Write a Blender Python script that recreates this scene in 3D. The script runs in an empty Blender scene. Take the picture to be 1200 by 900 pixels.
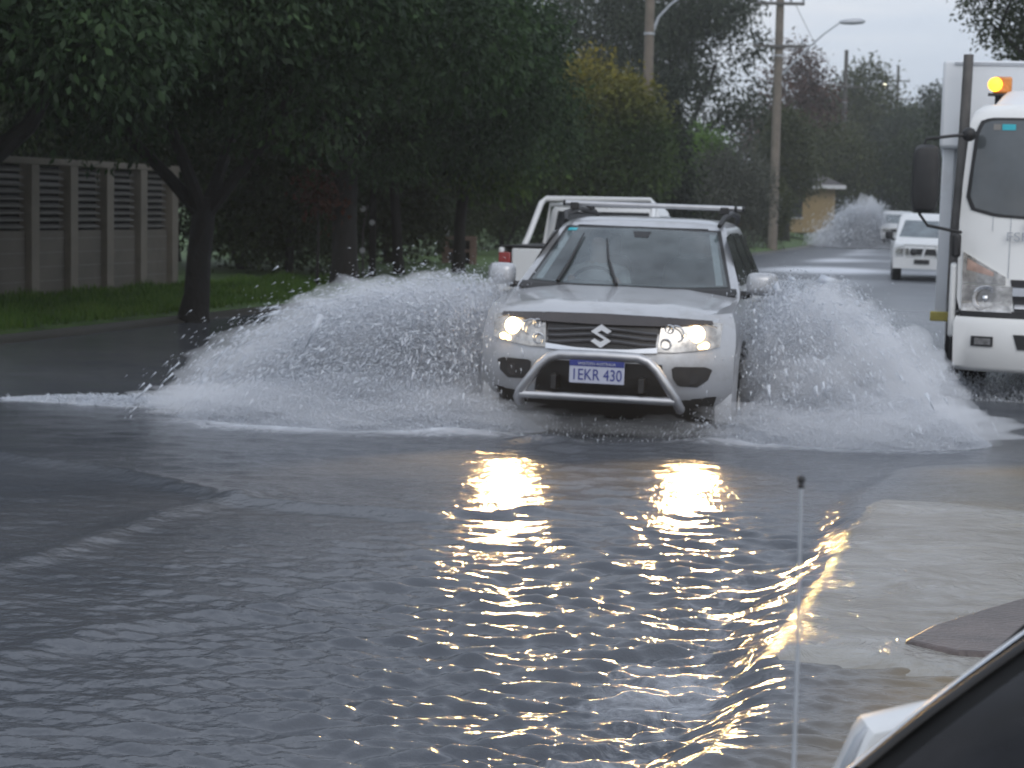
import bpy, bmesh, math, random
import numpy as np
from mathutils import Vector, Matrix, Euler
R = math.radians
rnd = random.Random(7)
rng = np.random.default_rng(11)
scene = bpy.context.scene
COL = scene.collection

# ------------------------------------------------------------------ camera
FPX = 2300.0                       # focal length in pixels of the 1200 px wide photograph
CAM = Vector((0, 0, 1.55))
YAW, PITCH, ROLL = R(15.55), R(5.13), R(1.2)
_f = Vector((-math.sin(YAW) * math.cos(PITCH), math.cos(YAW) * math.cos(PITCH), -math.sin(PITCH)))
_r0 = Vector((math.cos(YAW), math.sin(YAW), 0))
_u0 = _r0.cross(_f)
_u = _u0 * math.cos(ROLL) - _r0 * math.sin(ROLL)
_r = _r0 * math.cos(ROLL) + _u0 * math.sin(ROLL)

def at(px, py, d):
    """point seen at a photo pixel, d metres away along the view axis"""
    return CAM + d * (_f + _r * ((px - 600) / FPX) - _u * ((py - 450) / FPX))

def spot(px, d, z=0.0):
    """ground position below photo column px at distance d"""
    p = at(px, 260, d)
    return Vector((p.x, p.y, z))

def plane(px, py, z=0.0):
    v = at(px, py, 1.0) - CAM
    return CAM + v * ((z - CAM.z) / v.z)

cd = bpy.data.cameras.new('camera')
cam = bpy.data.objects.new('camera', cd)
COL.objects.link(cam)
cam.matrix_world = Matrix(((_r.x, _u.x, -_f.x, CAM.x), (_r.y, _u.y, -_f.y, CAM.y), (_r.z, _u.z, -_f.z, CAM.z), (0, 0, 0, 1)))
cd.sensor_width = 36
cd.lens = 36 * FPX / 1200
cd.clip_start = 0.05
cd.clip_end = 3000
cd.dof.use_dof = True
cd.dof.focus_distance = 5.6
cd.dof.aperture_fstop = 7.5
scene.camera = cam

# ------------------------------------------------------------------ materials
def nodes(name):
    m = bpy.data.materials.new(name)
    m.use_nodes = True
    nt = m.node_tree
    return m, nt, nt.nodes['Principled BSDF']

def N(nt, typ, **kw):
    n = nt.nodes.new(typ)
    for k, v in kw.items():
        if k in n.inputs: n.inputs[k].default_value = v
        else: setattr(n, k, v)
    return n

def ramp(nt, fac, stops):
    r = N(nt, 'ShaderNodeValToRGB')
    el = r.color_ramp.elements
    while len(el) < len(stops): el.new(0.5)
    for e, (p, c) in zip(el, stops):
        e.position = p
        e.color = (c[0], c[1], c[2], 1) if hasattr(c, '__len__') else (c, c, c, 1)
    nt.links.new(fac, r.inputs[0])
    return r

def mat(name, col, rough=0.5, metal=0.0, var=0.12, scale=6.0, bump=0.0, bscale=40.0, coat=0.0, spec=0.5, coord='Object', dirt=None):
    """surface with a mottled colour, optional fine bump and dirt blotches"""
    m, nt, b = nodes(name)
    L = nt.links.new
    tc = N(nt, 'ShaderNodeTexCoord')
    nz = N(nt, 'ShaderNodeTexNoise', Scale=scale, Detail=5.0, Roughness=0.6)
    L(tc.outputs[coord], nz.inputs['Vector'])
    lo = [c * (1 - var) for c in col]; hi = [min(1, c * (1 + var)) for c in col]
    cr = ramp(nt, nz.outputs['Fac'], [(0.3, lo), (0.7, hi)])
    out = cr.outputs[0]
    if dirt:
        dz = N(nt, 'ShaderNodeTexNoise', Scale=dirt[1], Detail=8.0, Roughness=0.7)
        L(tc.outputs[coord], dz.inputs['Vector'])
        dr = ramp(nt, dz.outputs['Fac'], [(dirt[2], 0.0), (dirt[2] + 0.2, dirt[3])])
        mx = N(nt, 'ShaderNodeMix', data_type='RGBA')
        L(dr.outputs[0], mx.inputs['Factor']); L(out, mx.inputs['A'])
        mx.inputs['B'].default_value = (*dirt[0], 1)
        out = mx.outputs['Result']
    L(out, b.inputs['Base Color'])
    b.inputs['Roughness'].default_value = rough
    b.inputs['Metallic'].default_value = metal
    b.inputs['Coat Weight'].default_value = coat
    b.inputs['Coat Roughness'].default_value = 0.06
    b.inputs['Specular IOR Level'].default_value = spec
    rr = N(nt, 'ShaderNodeMapRange')
    rr.inputs['To Min'].default_value = max(0.02, rough * 0.8); rr.inputs['To Max'].default_value = min(1, rough * 1.25)
    L(nz.outputs['Fac'], rr.inputs['Value']); L(rr.outputs[0], b.inputs['Roughness'])
    if bump:
        bz = N(nt, 'ShaderNodeTexNoise', Scale=bscale, Detail=6.0)
        L(tc.outputs[coord], bz.inputs['Vector'])
        bp = N(nt, 'ShaderNodeBump', Strength=bump, Distance=0.02)
        L(bz.outputs['Fac'], bp.inputs['Height']); L(bp.outputs[0], b.inputs['Normal'])
    return m

def emit(name, col, strength):
    m, nt, b = nodes(name)
    b.inputs['Base Color'].default_value = (*col, 1)
    b.inputs['Emission Color'].default_value = (*col, 1)
    b.inputs['Emission Strength'].default_value = strength
    return m

def leafmat(name, cols, top=None, zr=(0, 1), trans=0.25):
    """leaf colour drawn per leaf; top = colour of young growth towards the crown's top"""
    m, nt, b = nodes(name)
    L = nt.links.new
    g = N(nt, 'ShaderNodeNewGeometry')
    tc = N(nt, 'ShaderNodeTexCoord')
    nz = N(nt, 'ShaderNodeTexNoise', Scale=0.9, Detail=3.0)
    L(tc.outputs['Object'], nz.inputs['Vector'])
    ad = N(nt, 'ShaderNodeMath', operation='MULTIPLY_ADD')
    L(g.outputs['Random Per Island'], ad.inputs[0]); ad.inputs[1].default_value = 0.55
    sub = N(nt, 'ShaderNodeMath', operation='MULTIPLY_ADD'); L(nz.outputs['Fac'], sub.inputs[0]); sub.inputs[1].default_value = 1.3; sub.inputs[2].default_value = -0.42
    L(sub.outputs[0], ad.inputs[2])
    n = len(cols)
    cr = ramp(nt, ad.outputs[0], [(i / (n - 1), c) for i, c in enumerate(cols)])
    out = cr.outputs[0]
    if top:
        sp = N(nt, 'ShaderNodeSeparateXYZ'); L(tc.outputs['Object'], sp.inputs[0])
        mr = N(nt, 'ShaderNodeMapRange'); mr.inputs['From Min'].default_value = zr[0]; mr.inputs['From Max'].default_value = zr[1]
        L(sp.outputs['Z'], mr.inputs['Value'])
        ml = N(nt, 'ShaderNodeMath', operation='MULTIPLY'); L(mr.outputs[0], ml.inputs[0])
        pr = N(nt, 'ShaderNodeMath', operation='MULTIPLY_ADD'); L(g.outputs['Random Per Island'], pr.inputs[0]); pr.inputs[1].default_value = 0.7; pr.inputs[2].default_value = 0.35
        L(pr.outputs[0], ml.inputs[1])
        mx = N(nt, 'ShaderNodeMix', data_type='RGBA'); L(ml.outputs[0], mx.inputs['Factor']); L(out, mx.inputs['A']); mx.inputs['B'].default_value = (*top, 1)
        out = mx.outputs['Result']
    L(out, b.inputs['Base Color'])
    b.inputs['Roughness'].default_value = 0.5
    b.inputs['Specular IOR Level'].default_value = 0.16
    tr = N(nt, 'ShaderNodeBsdfTranslucent'); L(out, tr.inputs['Color'])
    ms = N(nt, 'ShaderNodeMixShader', Fac=trans)
    L(b.outputs[0], ms.inputs[1]); L(tr.outputs[0], ms.inputs[2])
    L(ms.outputs[0], nt.nodes['Material Output'].inputs['Surface'])
    return m

M = {}
M['silver'] = mat('silver_paint', (0.46, 0.468, 0.485), 0.33, 0.45, 0.06, 2, coat=0.7, dirt=((0.20, 0.185, 0.16), 3.5, 0.50, 0.45))
M['white'] = mat('white_paint', (0.76, 0.77, 0.77), 0.35, 0.0, 0.03, 2, coat=0.5, dirt=((0.45, 0.42, 0.38), 2.0, 0.58, 0.4))
M['truckwhite'] = mat('truck_white_paint', (0.82, 0.82, 0.80), 0.4, 0.0, 0.03, 1.5, coat=0.3, dirt=((0.5, 0.47, 0.42), 1.6, 0.58, 0.35))
M['boxwhite'] = mat('white_panel', (0.72, 0.74, 0.76), 0.5, 0.0, 0.05, 1.0, dirt=((0.45, 0.44, 0.42), 1.2, 0.55, 0.4))
M['black'] = mat('black_plastic', (0.018, 0.018, 0.019), 0.5, 0, 0.3, 10)
M['badge'] = mat('bright_badge', (0.80, 0.81, 0.83), 0.3, 0.5, 0.03, 6)
M['matt'] = mat('matt_rubber', (0.010, 0.010, 0.010), 0.7, 0, 0.3, 10, spec=0.12)
M['under'] = mat('dark_underbody', (0.012, 0.012, 0.012), 0.8, 0, 0.4, 8)
M['rubber'] = mat('tyre_rubber', (0.015, 0.015, 0.016), 0.75, 0, 0.3, 12, bump=0.3)
M['chrome'] = mat('chrome', (0.75, 0.76, 0.78), 0.14, 1.0, 0.06, 5)
M['alloy'] = mat('brushed_alloy', (0.52, 0.52, 0.53), 0.40, 1.0, 0.1, 9)
M['tint'] = mat('bonnet_protector', (0.035, 0.028, 0.027), 0.22, 0, 0.2, 4, coat=0.5)
M['grille'] = mat('grille_dark', (0.02, 0.02, 0.022), 0.45, 0, 0.3, 12)
M['slat'] = mat('grille_slat', (0.10, 0.10, 0.105), 0.35, 0.6, 0.2, 8)
M['screen'] = mat('wet_windscreen', (0.11, 0.135, 0.145), 0.16, 0, 0.45, 3.2, coat=0.9, spec=0.9)
M['seat'] = mat('grey_seat_cloth', (0.05, 0.05, 0.055), 0.9, 0, 0.2, 10)
def seeglass():
    m = mat('misted_windscreen', (0.14, 0.17, 0.18), 0.14, 0, 0.5, 2.6, coat=0.9, spec=0.9)
    nt = m.node_tree; out = nt.nodes['Material Output']; tr = N(nt, 'ShaderNodeBsdfTransparent'); tr.inputs['Color'].default_value = (0.85, 0.95, 0.95, 1)
    tc = N(nt, 'ShaderNodeTexCoord'); nz = N(nt, 'ShaderNodeTexNoise', Scale=2.2, Detail=4.0); nt.links.new(tc.outputs['Object'], nz.inputs['Vector'])
    fr = ramp(nt, nz.outputs['Fac'], [(0.3, 0.42), (0.7, 0.70)])
    ms = N(nt, 'ShaderNodeMixShader'); nt.links.new(fr.outputs[0], ms.inputs['Fac']); nt.links.new(tr.outputs[0], ms.inputs[1]); nt.links.new(nt.nodes['Principled BSDF'].outputs[0], ms.inputs[2])
    nt.links.new(ms.outputs[0], out.inputs['Surface']); return m
M['seeglass'] = seeglass()
M['darkglass'] = mat('dark_glass', (0.015, 0.017, 0.02), 0.08, 0, 0.3, 3, coat=0.8)
M['parkedglass'] = mat('parked_windscreen', (0.013, 0.013, 0.015), 0.14, 0, 0.6, 5, spec=0.06)
M['truckscreen'] = mat('truck_windscreen', (0.085, 0.095, 0.10), 0.14, 0, 0.25, 1.4, coat=0.6)
M['lens'] = mat('lamp_lens', (0.50, 0.48, 0.45), 0.12, 0.75, 0.45, 16, coat=1.0)
M['amberlens'] = mat('indicator_lens', (0.62, 0.42, 0.34), 0.15, 0.4, 0.3, 14, coat=1.0)
M['red'] = mat('red_lens', (0.30, 0.02, 0.02), 0.2, 0, 0.2, 14, coat=0.8)
M['plate'] = mat('plate_white', (0.46, 0.48, 0.58), 0.35, 0, 0.05, 10)
M['blue'] = mat('plate_blue', (0.03, 0.045, 0.22), 0.4, 0, 0.1, 20)
M['cyan'] = mat('cyan_sticker', (0.03, 0.42, 0.50), 0.4, 0, 0.1, 20)
M['yellow'] = mat('yellow_marker', (0.50, 0.42, 0.10), 0.5, 0, 0.15, 12)
M['headlight'] = emit('headlight_on', (1.0, 0.72, 0.38), 15.0)
M['parklight'] = emit('park_light_on', (1.0, 0.66, 0.30), 8.0)
M['beacon'] = emit('beacon_on', (1.0, 0.50, 0.03), 3.2)
M['beaconside'] = mat('beacon_amber', (0.65, 0.22, 0.02), 0.25, 0, 0.2, 20, coat=0.8)
M['lampon'] = emit('street_lamp_on', (1.0, 0.93, 0.70), 5.0)
M['bark'] = mat('bark', (0.011, 0.0095, 0.0085), 0.85, 0, 0.4, 7, bump=0.9, bscale=18)
M['pole'] = mat('timber_pole', (0.16, 0.135, 0.11), 0.8, 0, 0.25, 4, bump=0.3)
M['poledark'] = mat('timber_pole_dark', (0.10, 0.095, 0.09), 0.8, 0, 0.25, 4, bump=0.3)
M['galv'] = mat('galvanised_steel', (0.42, 0.44, 0.47), 0.45, 0.6, 0.1, 10)
M['wire'] = mat('wire', (0.06, 0.06, 0.065), 0.6)
M['block'] = mat('concrete_block', (0.16, 0.142, 0.118), 0.85, 0, 0.18, 3, bump=0.4, bscale=30, dirt=((0.07, 0.07, 0.06), 1.5, 0.5, 0.6))
M['pier'] = mat('pier_block', (0.225, 0.20, 0.165), 0.85, 0, 0.15, 3, bump=0.4, bscale=30, dirt=((0.1, 0.1, 0.085), 1.5, 0.52, 0.5))
M['louvre'] = mat('louvre_slat', (0.21, 0.20, 0.185), 0.7, 0, 0.2, 6)
M['cream'] = mat('cream_wall', (0.30, 0.22, 0.115), 0.85, 0, 0.1, 1.5)
M['roof'] = mat('dark_roof_tiles', (0.06, 0.055, 0.055), 0.8, 0, 0.2, 3)
M['fascia'] = mat('pale_fascia', (0.55, 0.55, 0.56), 0.6)
M['brick'] = mat('pinkish_brick', (0.20, 0.13, 0.105), 0.85, 0, 0.25, 9, bump=0.4)
M['redleaf'] = leafmat('red_leaves', [(0.03, 0.014, 0.010), (0.06, 0.022, 0.014), (0.10, 0.032, 0.018)])
def spray_mat():
    m, nt, b = nodes('aerated_water'); b.inputs['Base Color'].default_value = (0.86, 0.89, 0.93, 1); b.inputs['Roughness'].default_value = 0.4
    tr = N(nt, 'ShaderNodeBsdfTranslucent'); tr.inputs['Color'].default_value = (0.92, 0.95, 1.0, 1)
    ms = N(nt, 'ShaderNodeMixShader', Fac=0.45); nt.links.new(b.outputs[0], ms.inputs[1]); nt.links.new(tr.outputs[0], ms.inputs[2])
    nt.links.new(ms.outputs[0], nt.nodes['Material Output'].inputs['Surface']); return m
M['spraymat'] = spray_mat()

# ------------------------------------------------------------------ object helpers
def tag(o, label=None, cat=None, group=None, kind=None):
    if label: o['label'] = label
    if cat: o['category'] = cat
    if group: o['group'] = group
    if kind: o['kind'] = kind
    return o

def thing(name, label, cat, loc=(0, 0, 0), rz=0.0, group=None, ry=0.0):
    o = bpy.data.objects.new(name, None)
    o.empty_display_size = 0.2
    COL.objects.link(o)
    o.location = loc
    o.rotation_euler = (0, ry, rz)
    return tag(o, label, cat, group)

def link(name, me, m, parent=None):
    o = bpy.data.objects.new(name, me)
    COL.objects.link(o)
    if m is not None and not me.materials: me.materials.append(m)
    if parent is not None: o.parent = parent
    return o

def copy_tree(o, parent=None):
    c = o.copy(); COL.objects.link(c); c.parent = parent
    for ch in list(o.children): copy_tree(ch, c)
    return c

class MB:
    def __init__(s): s.v = []; s.f = []
    def add(s, vs, fs):
        b = len(s.v)
        s.v += [tuple(v) for v in vs]
        s.f += [tuple(i + b for i in f) for f in fs]
        return s
    def box(s, c, sz, rot=None):
        hx, hy, hz = sz[0] / 2, sz[1] / 2, sz[2] / 2
        vs = [Vector((x, y, z)) for x in (-hx, hx) for y in (-hy, hy) for z in (-hz, hz)]
        if rot: e = Euler(rot); vs = [e.to_matrix() @ v for v in vs]
        vs = [v + Vector(c) for v in vs]
        return s.add(vs, [(0, 1, 3, 2), (4, 6, 7, 5), (0, 4, 5, 1), (2, 3, 7, 6), (0, 2, 6, 4), (1, 5, 7, 3)])
    def loft(s, rings, cap0=True, cap1=True, closed=True):
        n = len(rings[0]); vs = [p for r in rings for p in r]; fs = []
        for i in range(len(rings) - 1):
            for j in range(n if closed else n - 1):
                k = (j + 1) % n
                fs.append((i * n + j, i * n + k, (i + 1) * n + k, (i + 1) * n + j))
        if cap0: fs.append(tuple(range(n))[::-1])
        if cap1: fs.append(tuple(range((len(rings) - 1) * n, len(rings) * n)))
        return s.add(vs, fs)
    def tube(s, pts, r, n=10, cap=True):
        pts = [Vector(p) for p in pts]
        rs = r if hasattr(r, '__len__') else [r] * len(pts)
        rings = []; side = None
        for i, p in enumerate(pts):
            t = (pts[min(i + 1, len(pts) - 1)] - pts[max(i - 1, 0)]).normalized()
            if side is None:
                side = t.orthogonal().normalized()
            side = (side - t * side.dot(t)).normalized()
            b = t.cross(side)
            rings.append([p + (side * math.cos(a) + b * math.sin(a)) * rs[i] for a in [2 * math.pi * k / n for k in range(n)]])
        return s.loft(rings, cap, cap)
    def cyl(s, p0, p1, r0, r1=None, n=14):
        return s.tube([p0, p1], [r0, r0 if r1 is None else r1], n)
    def ball(s, c, r, n=12, m=8):
        r = r if hasattr(r, '__len__') else (r, r, r)
        rings = []
        for i in range(m + 1):
            a = math.pi * min(max(i / m, 0.01), 0.99)
            rings.append([(c[0] + r[0] * math.sin(a) * math.cos(2 * math.pi * k / n), c[1] + r[1] * math.sin(a) * math.sin(2 * math.pi * k / n), c[2] - r[2] * math.cos(a)) for k in range(n)])
        return s.loft(rings)
    def patch(s, a, b, fn=None, cols=16, rows=4, thick=0.0, tv=(0, 1, 0)):
        """sheet between polylines a and b (x, z pairs or 3-D points); fn turns (x, z) into a 3-D point"""
        def along(pl, t):
            pl = [Vector(p) for p in pl]
            ls = [(pl[i + 1] - pl[i]).length for i in range(len(pl) - 1)]
            L = sum(ls) * t
            for i, l in enumerate(ls):
                if L <= l + 1e-9 or i == len(ls) - 1: return pl[i].lerp(pl[i + 1], min(1, L / max(l, 1e-9)))
                L -= l
        g = []
        for i in range(rows + 1):
            for j in range(cols + 1):
                p = along(a, j / cols).lerp(along(b, j / cols), i / rows)
                g.append(Vector(fn(p.x, p.y)) if fn else p)
        w = cols + 1
        fs = [(i * w + j, i * w + j + 1, (i + 1) * w + j + 1, (i + 1) * w + j) for i in range(rows) for j in range(cols)]
        if thick:
            nb = len(g); tvv = Vector(tv) * thick
            g2 = g + [p + tvv for p in g]
            fs2 = fs + [tuple(i + nb for i in f[::-1]) for f in fs]
            edge = [(i, 0) for i in range(rows)]
            for j in range(cols):
                fs2.append((j + 1, j, j + nb, j + 1 + nb)); q = rows * w
                fs2.append((q + j, q + j + 1, q + j + 1 + nb, q + j + nb))
            for i in range(rows):
                fs2.append((i * w, (i + 1) * w, (i + 1) * w + nb, i * w + nb))
                k = i * w + cols
                fs2.append((k + w, k, k + nb, k + w + nb))
            return s.add(g2, fs2)
        return s.add(g, fs)
    def poly(s, pts, y0, y1):
        """extruded polygon in the x-z plane"""
        n = len(pts)
        vs = [(x, y0, z) for x, z in pts] + [(x, y1, z) for x, z in pts]
        fs = [tuple(range(n)), tuple(range(n, 2 * n))[::-1]] + [(i, (i + 1) % n, n + (i + 1) % n, n + i) for i in range(n)]
        return s.add(vs, fs)
    def build(s, name, m, parent=None, smooth=True, bevel=0.0, sub=0, ang=38):
        me = bpy.data.meshes.new(name)
        me.from_pydata(s.v, [], s.f)
        bm = bmesh.new(); bm.from_mesh(me)
        bmesh.ops.recalc_face_normals(bm, faces=bm.faces)
        bm.to_mesh(me); bm.free()
        if smooth:
            me.shade_smooth()
            me.set_sharp_from_angle(angle=R(ang))
        o = link(name, me, m, parent)
        if bevel:
            bv = o.modifiers.new('bevel', 'BEVEL'); bv.width = bevel; bv.segments = 2; bv.limit_method = 'ANGLE'; bv.angle_limit = R(40)
        if sub:
            sb = o.modifiers.new('sub', 'SUBSURF'); sb.levels = sub; sb.render_levels = sub
        return o

def npmesh(name, verts, faces_flat, fsize):
    me = bpy.data.meshes.new(name)
    nv = len(verts); nf = len(faces_flat) // fsize
    me.vertices.add(nv); me.vertices.foreach_set('co', np.ascontiguousarray(verts, dtype=np.float32).ravel())
    me.loops.add(nf * fsize); me.loops.foreach_set('vertex_index', np.ascontiguousarray(faces_flat, dtype=np.int32).ravel())
    me.polygons.add(nf); me.polygons.foreach_set('loop_start', np.arange(0, nf * fsize, fsize, dtype=np.int32))
    me.update(calc_edges=True)
    me.validate()
    return me

def text(body, size, m, parent, loc, name='lettering', align='CENTER', extrude=0.002, sx=1.0):
    c = bpy.data.curves.new(name, 'FONT'); c.body = body; c.size = size; c.align_x = align; c.align_y = 'CENTER'; c.extrude = extrude
    tmp = bpy.data.objects.new('tmp', c); COL.objects.link(tmp)
    dg = bpy.context.evaluated_depsgraph_get()
    me = bpy.data.meshes.new_from_object(tmp.evaluated_get(dg))
    bpy.data.objects.remove(tmp)
    me.materials.clear()
    o = link(name, me, m, parent)
    o.location = loc; o.rotation_euler = (R(90), 0, 0); o.scale = (sx, 1, 1)
    return o

# ------------------------------------------------------------------ world and light
w = bpy.data.worlds.new('World'); scene.world = w; w.use_nodes = True
nt = w.node_tree; L = nt.links.new
bg = nt.nodes['Background']
SUN_EL, SUN_AZ = R(38), R(150)
sky = N(nt, 'ShaderNodeTexSky', sky_type='NISHITA', sun_disc=False, sun_elevation=SUN_EL, sun_rotation=SUN_AZ)
sky.air_density = 1.0; sky.dust_density = 3.0; sky.ozone_density = 1.5
hs = N(nt, 'ShaderNodeHueSaturation', Saturation=0.42, Value=1.0)
L(sky.outputs[0], hs.inputs['Color'])
tc = N(nt, 'ShaderNodeTexCoord')
mp = N(nt, 'ShaderNodeMapping'); mp.inputs['Scale'].default_value = (1.2, 1.2, 7.0)
L(tc.outputs['Generated'], mp.inputs['Vector'])
nz = N(nt, 'ShaderNodeTexNoise', Scale=2.2, Detail=6.0, Roughness=0.55)
L(mp.outputs[0], nz.inputs['Vector'])
cl = ramp(nt, nz.outputs['Fac'], [(0.30, (3.7, 4.4, 5.6)), (0.52, (5.2, 5.75, 6.7)), (0.72, (6.8, 6.9, 7.3))])   # the cloud deck
mx = N(nt, 'ShaderNodeMix', data_type='RGBA'); mx.inputs['Factor'].default_value = 0.78
L(hs.outputs[0], mx.inputs['A']); L(cl.outputs[0], mx.inputs['B'])
sx_ = N(nt, 'ShaderNodeSeparateXYZ'); L(tc.outputs['Generated'], sx_.inputs[0])       # an overcast sky is brighter overhead
gr_ = N(nt, 'ShaderNodeMapRange'); gr_.inputs['From Min'].default_value = 0.02; gr_.inputs['From Max'].default_value = 0.8; gr_.inputs['To Min'].default_value = 1.22; gr_.inputs['To Max'].default_value = 1.55
L(sx_.outputs['Z'], gr_.inputs['Value'])
ml_ = N(nt, 'ShaderNodeVectorMath', operation='SCALE'); L(mx.outputs['Result'], ml_.inputs[0]); L(gr_.outputs[0], ml_.inputs['Scale'])
L(ml_.outputs[0], bg.inputs['Color'])
bg.inputs['Strength'].default_value = 0.11
sd = bpy.data.lights.new('sun', 'SUN'); sd.energy = 0.5; sd.use_shadow = True; sd.angle = R(40); sd.color = (1.0, 0.97, 0.93)
sun = bpy.data.objects.new('sun', sd); COL.objects.link(sun)
# sun behind the camera, to the right; sky rotation measured clockwise from +Y
sdir = Vector((math.sin(SUN_AZ) * math.cos(SUN_EL), math.cos(SUN_AZ) * math.cos(SUN_EL), math.sin(SUN_EL)))
sun.rotation_euler = (-sdir).to_track_quat('-Z', 'Y').to_euler()
scene.view_settings.view_transform = 'Standard'
scene.view_settings.look = 'None'
scene.view_settings.exposure = 0.0
scene.view_settings.gamma = 1.0
scene.view_settings.use_curve_mapping = False
scene.cycles.use_denoising = True
scene.cycles.max_bounces = 8
scene.cycles.transparent_max_bounces = 8
scene.cycles.sample_clamp_indirect = 12
scene.cycles.sample_clamp_direct = 0

# ------------------------------------------------------------------ ground, road, kerbs
def sm(a, b, x): t = np.clip((x - a) / (b - a), 0, 1); return t * t * (3 - 2 * t)
def bend(Y): return -0.0006 * np.clip(Y - 60, 0, None) ** 2
def XL(Y): return -10.9 + bend(Y)
def XR(Y): return -0.85 + 4.2 * sm(11.5, 15.0, Y) + bend(Y)

def ground_h(X, Y):
    l, r = XL(Y), XR(Y)
    left = l - X; right = X - r
    h = np.full_like(X, -0.17)
    h = np.where(left > 0, -0.17 + 0.27 * sm(0, 0.25, left) + 0.12 * sm(0.3, 4, left), h)
    h = h + 0.6 * sm(0.8, 6, left) * sm(52, 80, Y)
    h = np.where(right > 0, -0.17 + 0.165 * sm(0, 0.3, right) + 0.10 * sm(1.0, 6.0, right) * sm(9, 14, Y), h)
    return h

ys = np.concatenate([np.linspace(-12, 20, 90), np.linspace(20.5, 70, 80), np.linspace(71, 260, 90), np.linspace(280, 1500, 14)])
us = np.concatenate([np.linspace(-500, -30, 14), np.linspace(-28, -14, 15), np.linspace(-13.8, -10.5, 34), np.linspace(-10, -1.2, 14), np.linspace(-1.0, 4, 40), np.linspace(4.5, 30, 16), np.linspace(40, 500, 12)])
U, Yg = np.meshgrid(us, ys)
Xg = U + bend(Yg) * (np.abs(U) < 60)
Hg = ground_h(Xg, Yg)
V3 = np.stack([Xg, Yg, Hg], -1).reshape(-1, 3)
nr, nc = U.shape
def gridfaces(nr, nc):
    i = np.arange(nr - 1)[:, None] * nc + np.arange(nc - 1)[None, :]
    return np.stack([i, i + 1, i + nc + 1, i + nc], -1).reshape(-1)
me = npmesh('ground', V3, gridfaces(nr, nc), 4); me.shade_smooth()
gm, gt, gb = nodes('verge_ground'); L = gt.links.new
tc = N(gt, 'ShaderNodeTexCoord')
n1 = N(gt, 'ShaderNodeTexNoise', Scale=1.2, Detail=8.0, Roughness=0.65); L(tc.outputs['Object'], n1.inputs['Vector'])
n2 = N(gt, 'ShaderNodeTexNoise', Scale=25.0, Detail=4.0); L(tc.outputs['Object'], n2.inputs['Vector'])
gr = ramp(gt, n1.outputs['Fac'], [(0.3, (0.035, 0.06, 0.018)), (0.5, (0.06, 0.115, 0.025)), (0.75, (0.10, 0.15, 0.04))])
mud = ramp(gt, n1.outputs['Fac'], [(0.3, (0.07, 0.062, 0.05)), (0.6, (0.14, 0.115, 0.075)), (0.8, (0.20, 0.13, 0.06))])
geo = N(gt, 'ShaderNodeNewGeometry'); sp = N(gt, 'ShaderNodeSeparateXYZ'); L(geo.outputs['Position'], sp.inputs[0])
mr = N(gt, 'ShaderNodeMapRange'); mr.inputs['From Min'].default_value = -4; mr.inputs['From Max'].default_value = -2.5; L(sp.outputs['X'], mr.inputs['Value'])
my = N(gt, 'ShaderNodeMapRange'); my.inputs['From Min'].default_value = 30; my.inputs['From Max'].default_value = 20; L(sp.outputs['Y'], my.inputs['Value'])
mm = N(gt, 'ShaderNodeMath', operation='MULTIPLY'); L(mr.outputs[0], mm.inputs[0]); L(my.outputs[0], mm.inputs[1])
mx = N(gt, 'ShaderNodeMix', data_type='RGBA'); L(mm.outputs[0], mx.inputs['Factor']); L(gr.outputs[0], mx.inputs['A']); L(mud.outputs[0], mx.inputs['B'])
L(mx.outputs['Result'], gb.inputs['Base Color']); gb.inputs['Roughness'].default_value = 0.75
bp = N(gt, 'ShaderNodeBump', Strength=0.6, Distance=0.05); L(n2.outputs['Fac'], bp.inputs['Height']); L(bp.outputs[0], gb.inputs['Normal'])
tag(link('ground', me, gm), kind='structure')

# asphalt under the water, with kerbs
yr = np.concatenate([np.linspace(-10, 70, 81), np.linspace(72, 400, 60)])
def ribbon(name, xa, xb, za, zb, m, kind='structure', thick=None):
    vs = np.concatenate([np.stack([xa(yr), yr, za + 0 * yr], -1), np.stack([xb(yr), yr, zb + 0 * yr], -1)])
    n = len(yr); i = np.arange(n - 1)
    f = np.stack([i, i + n, i + n + 1, i + 1], -1).reshape(-1)
    return tag(link(name, npmesh(name, vs, f, 4), m), kind=kind)
M['asphalt'] = mat('asphalt', (0.05, 0.05, 0.052), 0.6, 0, 0.2, 4, bump=0.4, bscale=60)
M['kerb'] = mat('kerb_concrete', (0.05, 0.046, 0.038), 0.4, 0, 0.2, 5, bump=0.2)
ribbon('road', lambda y: XL(y) - 0.0, lambda y: XR(y), -0.155, -0.155, M['asphalt'])
mb = MB()
for i in range(len(yr) - 1):
    a, b = yr[i], yr[i + 1]
    if a > 130: break
    xa, xb = float(XL(np.float64(a))), float(XL(np.float64(b)))
    prof = [(0.30, -0.16), (0.12, 0.01), (0.0, 0.05), (-0.22, 0.06), (-0.22, -0.2)]
    r0 = [(xa + p, a, z) for p, z in prof]; r1 = [(xb + p, b, z) for p, z in prof]
    mb.loft([r0, r1], False, False)
tag(mb.build('kerb', M['kerb']), kind='structure')

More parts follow.
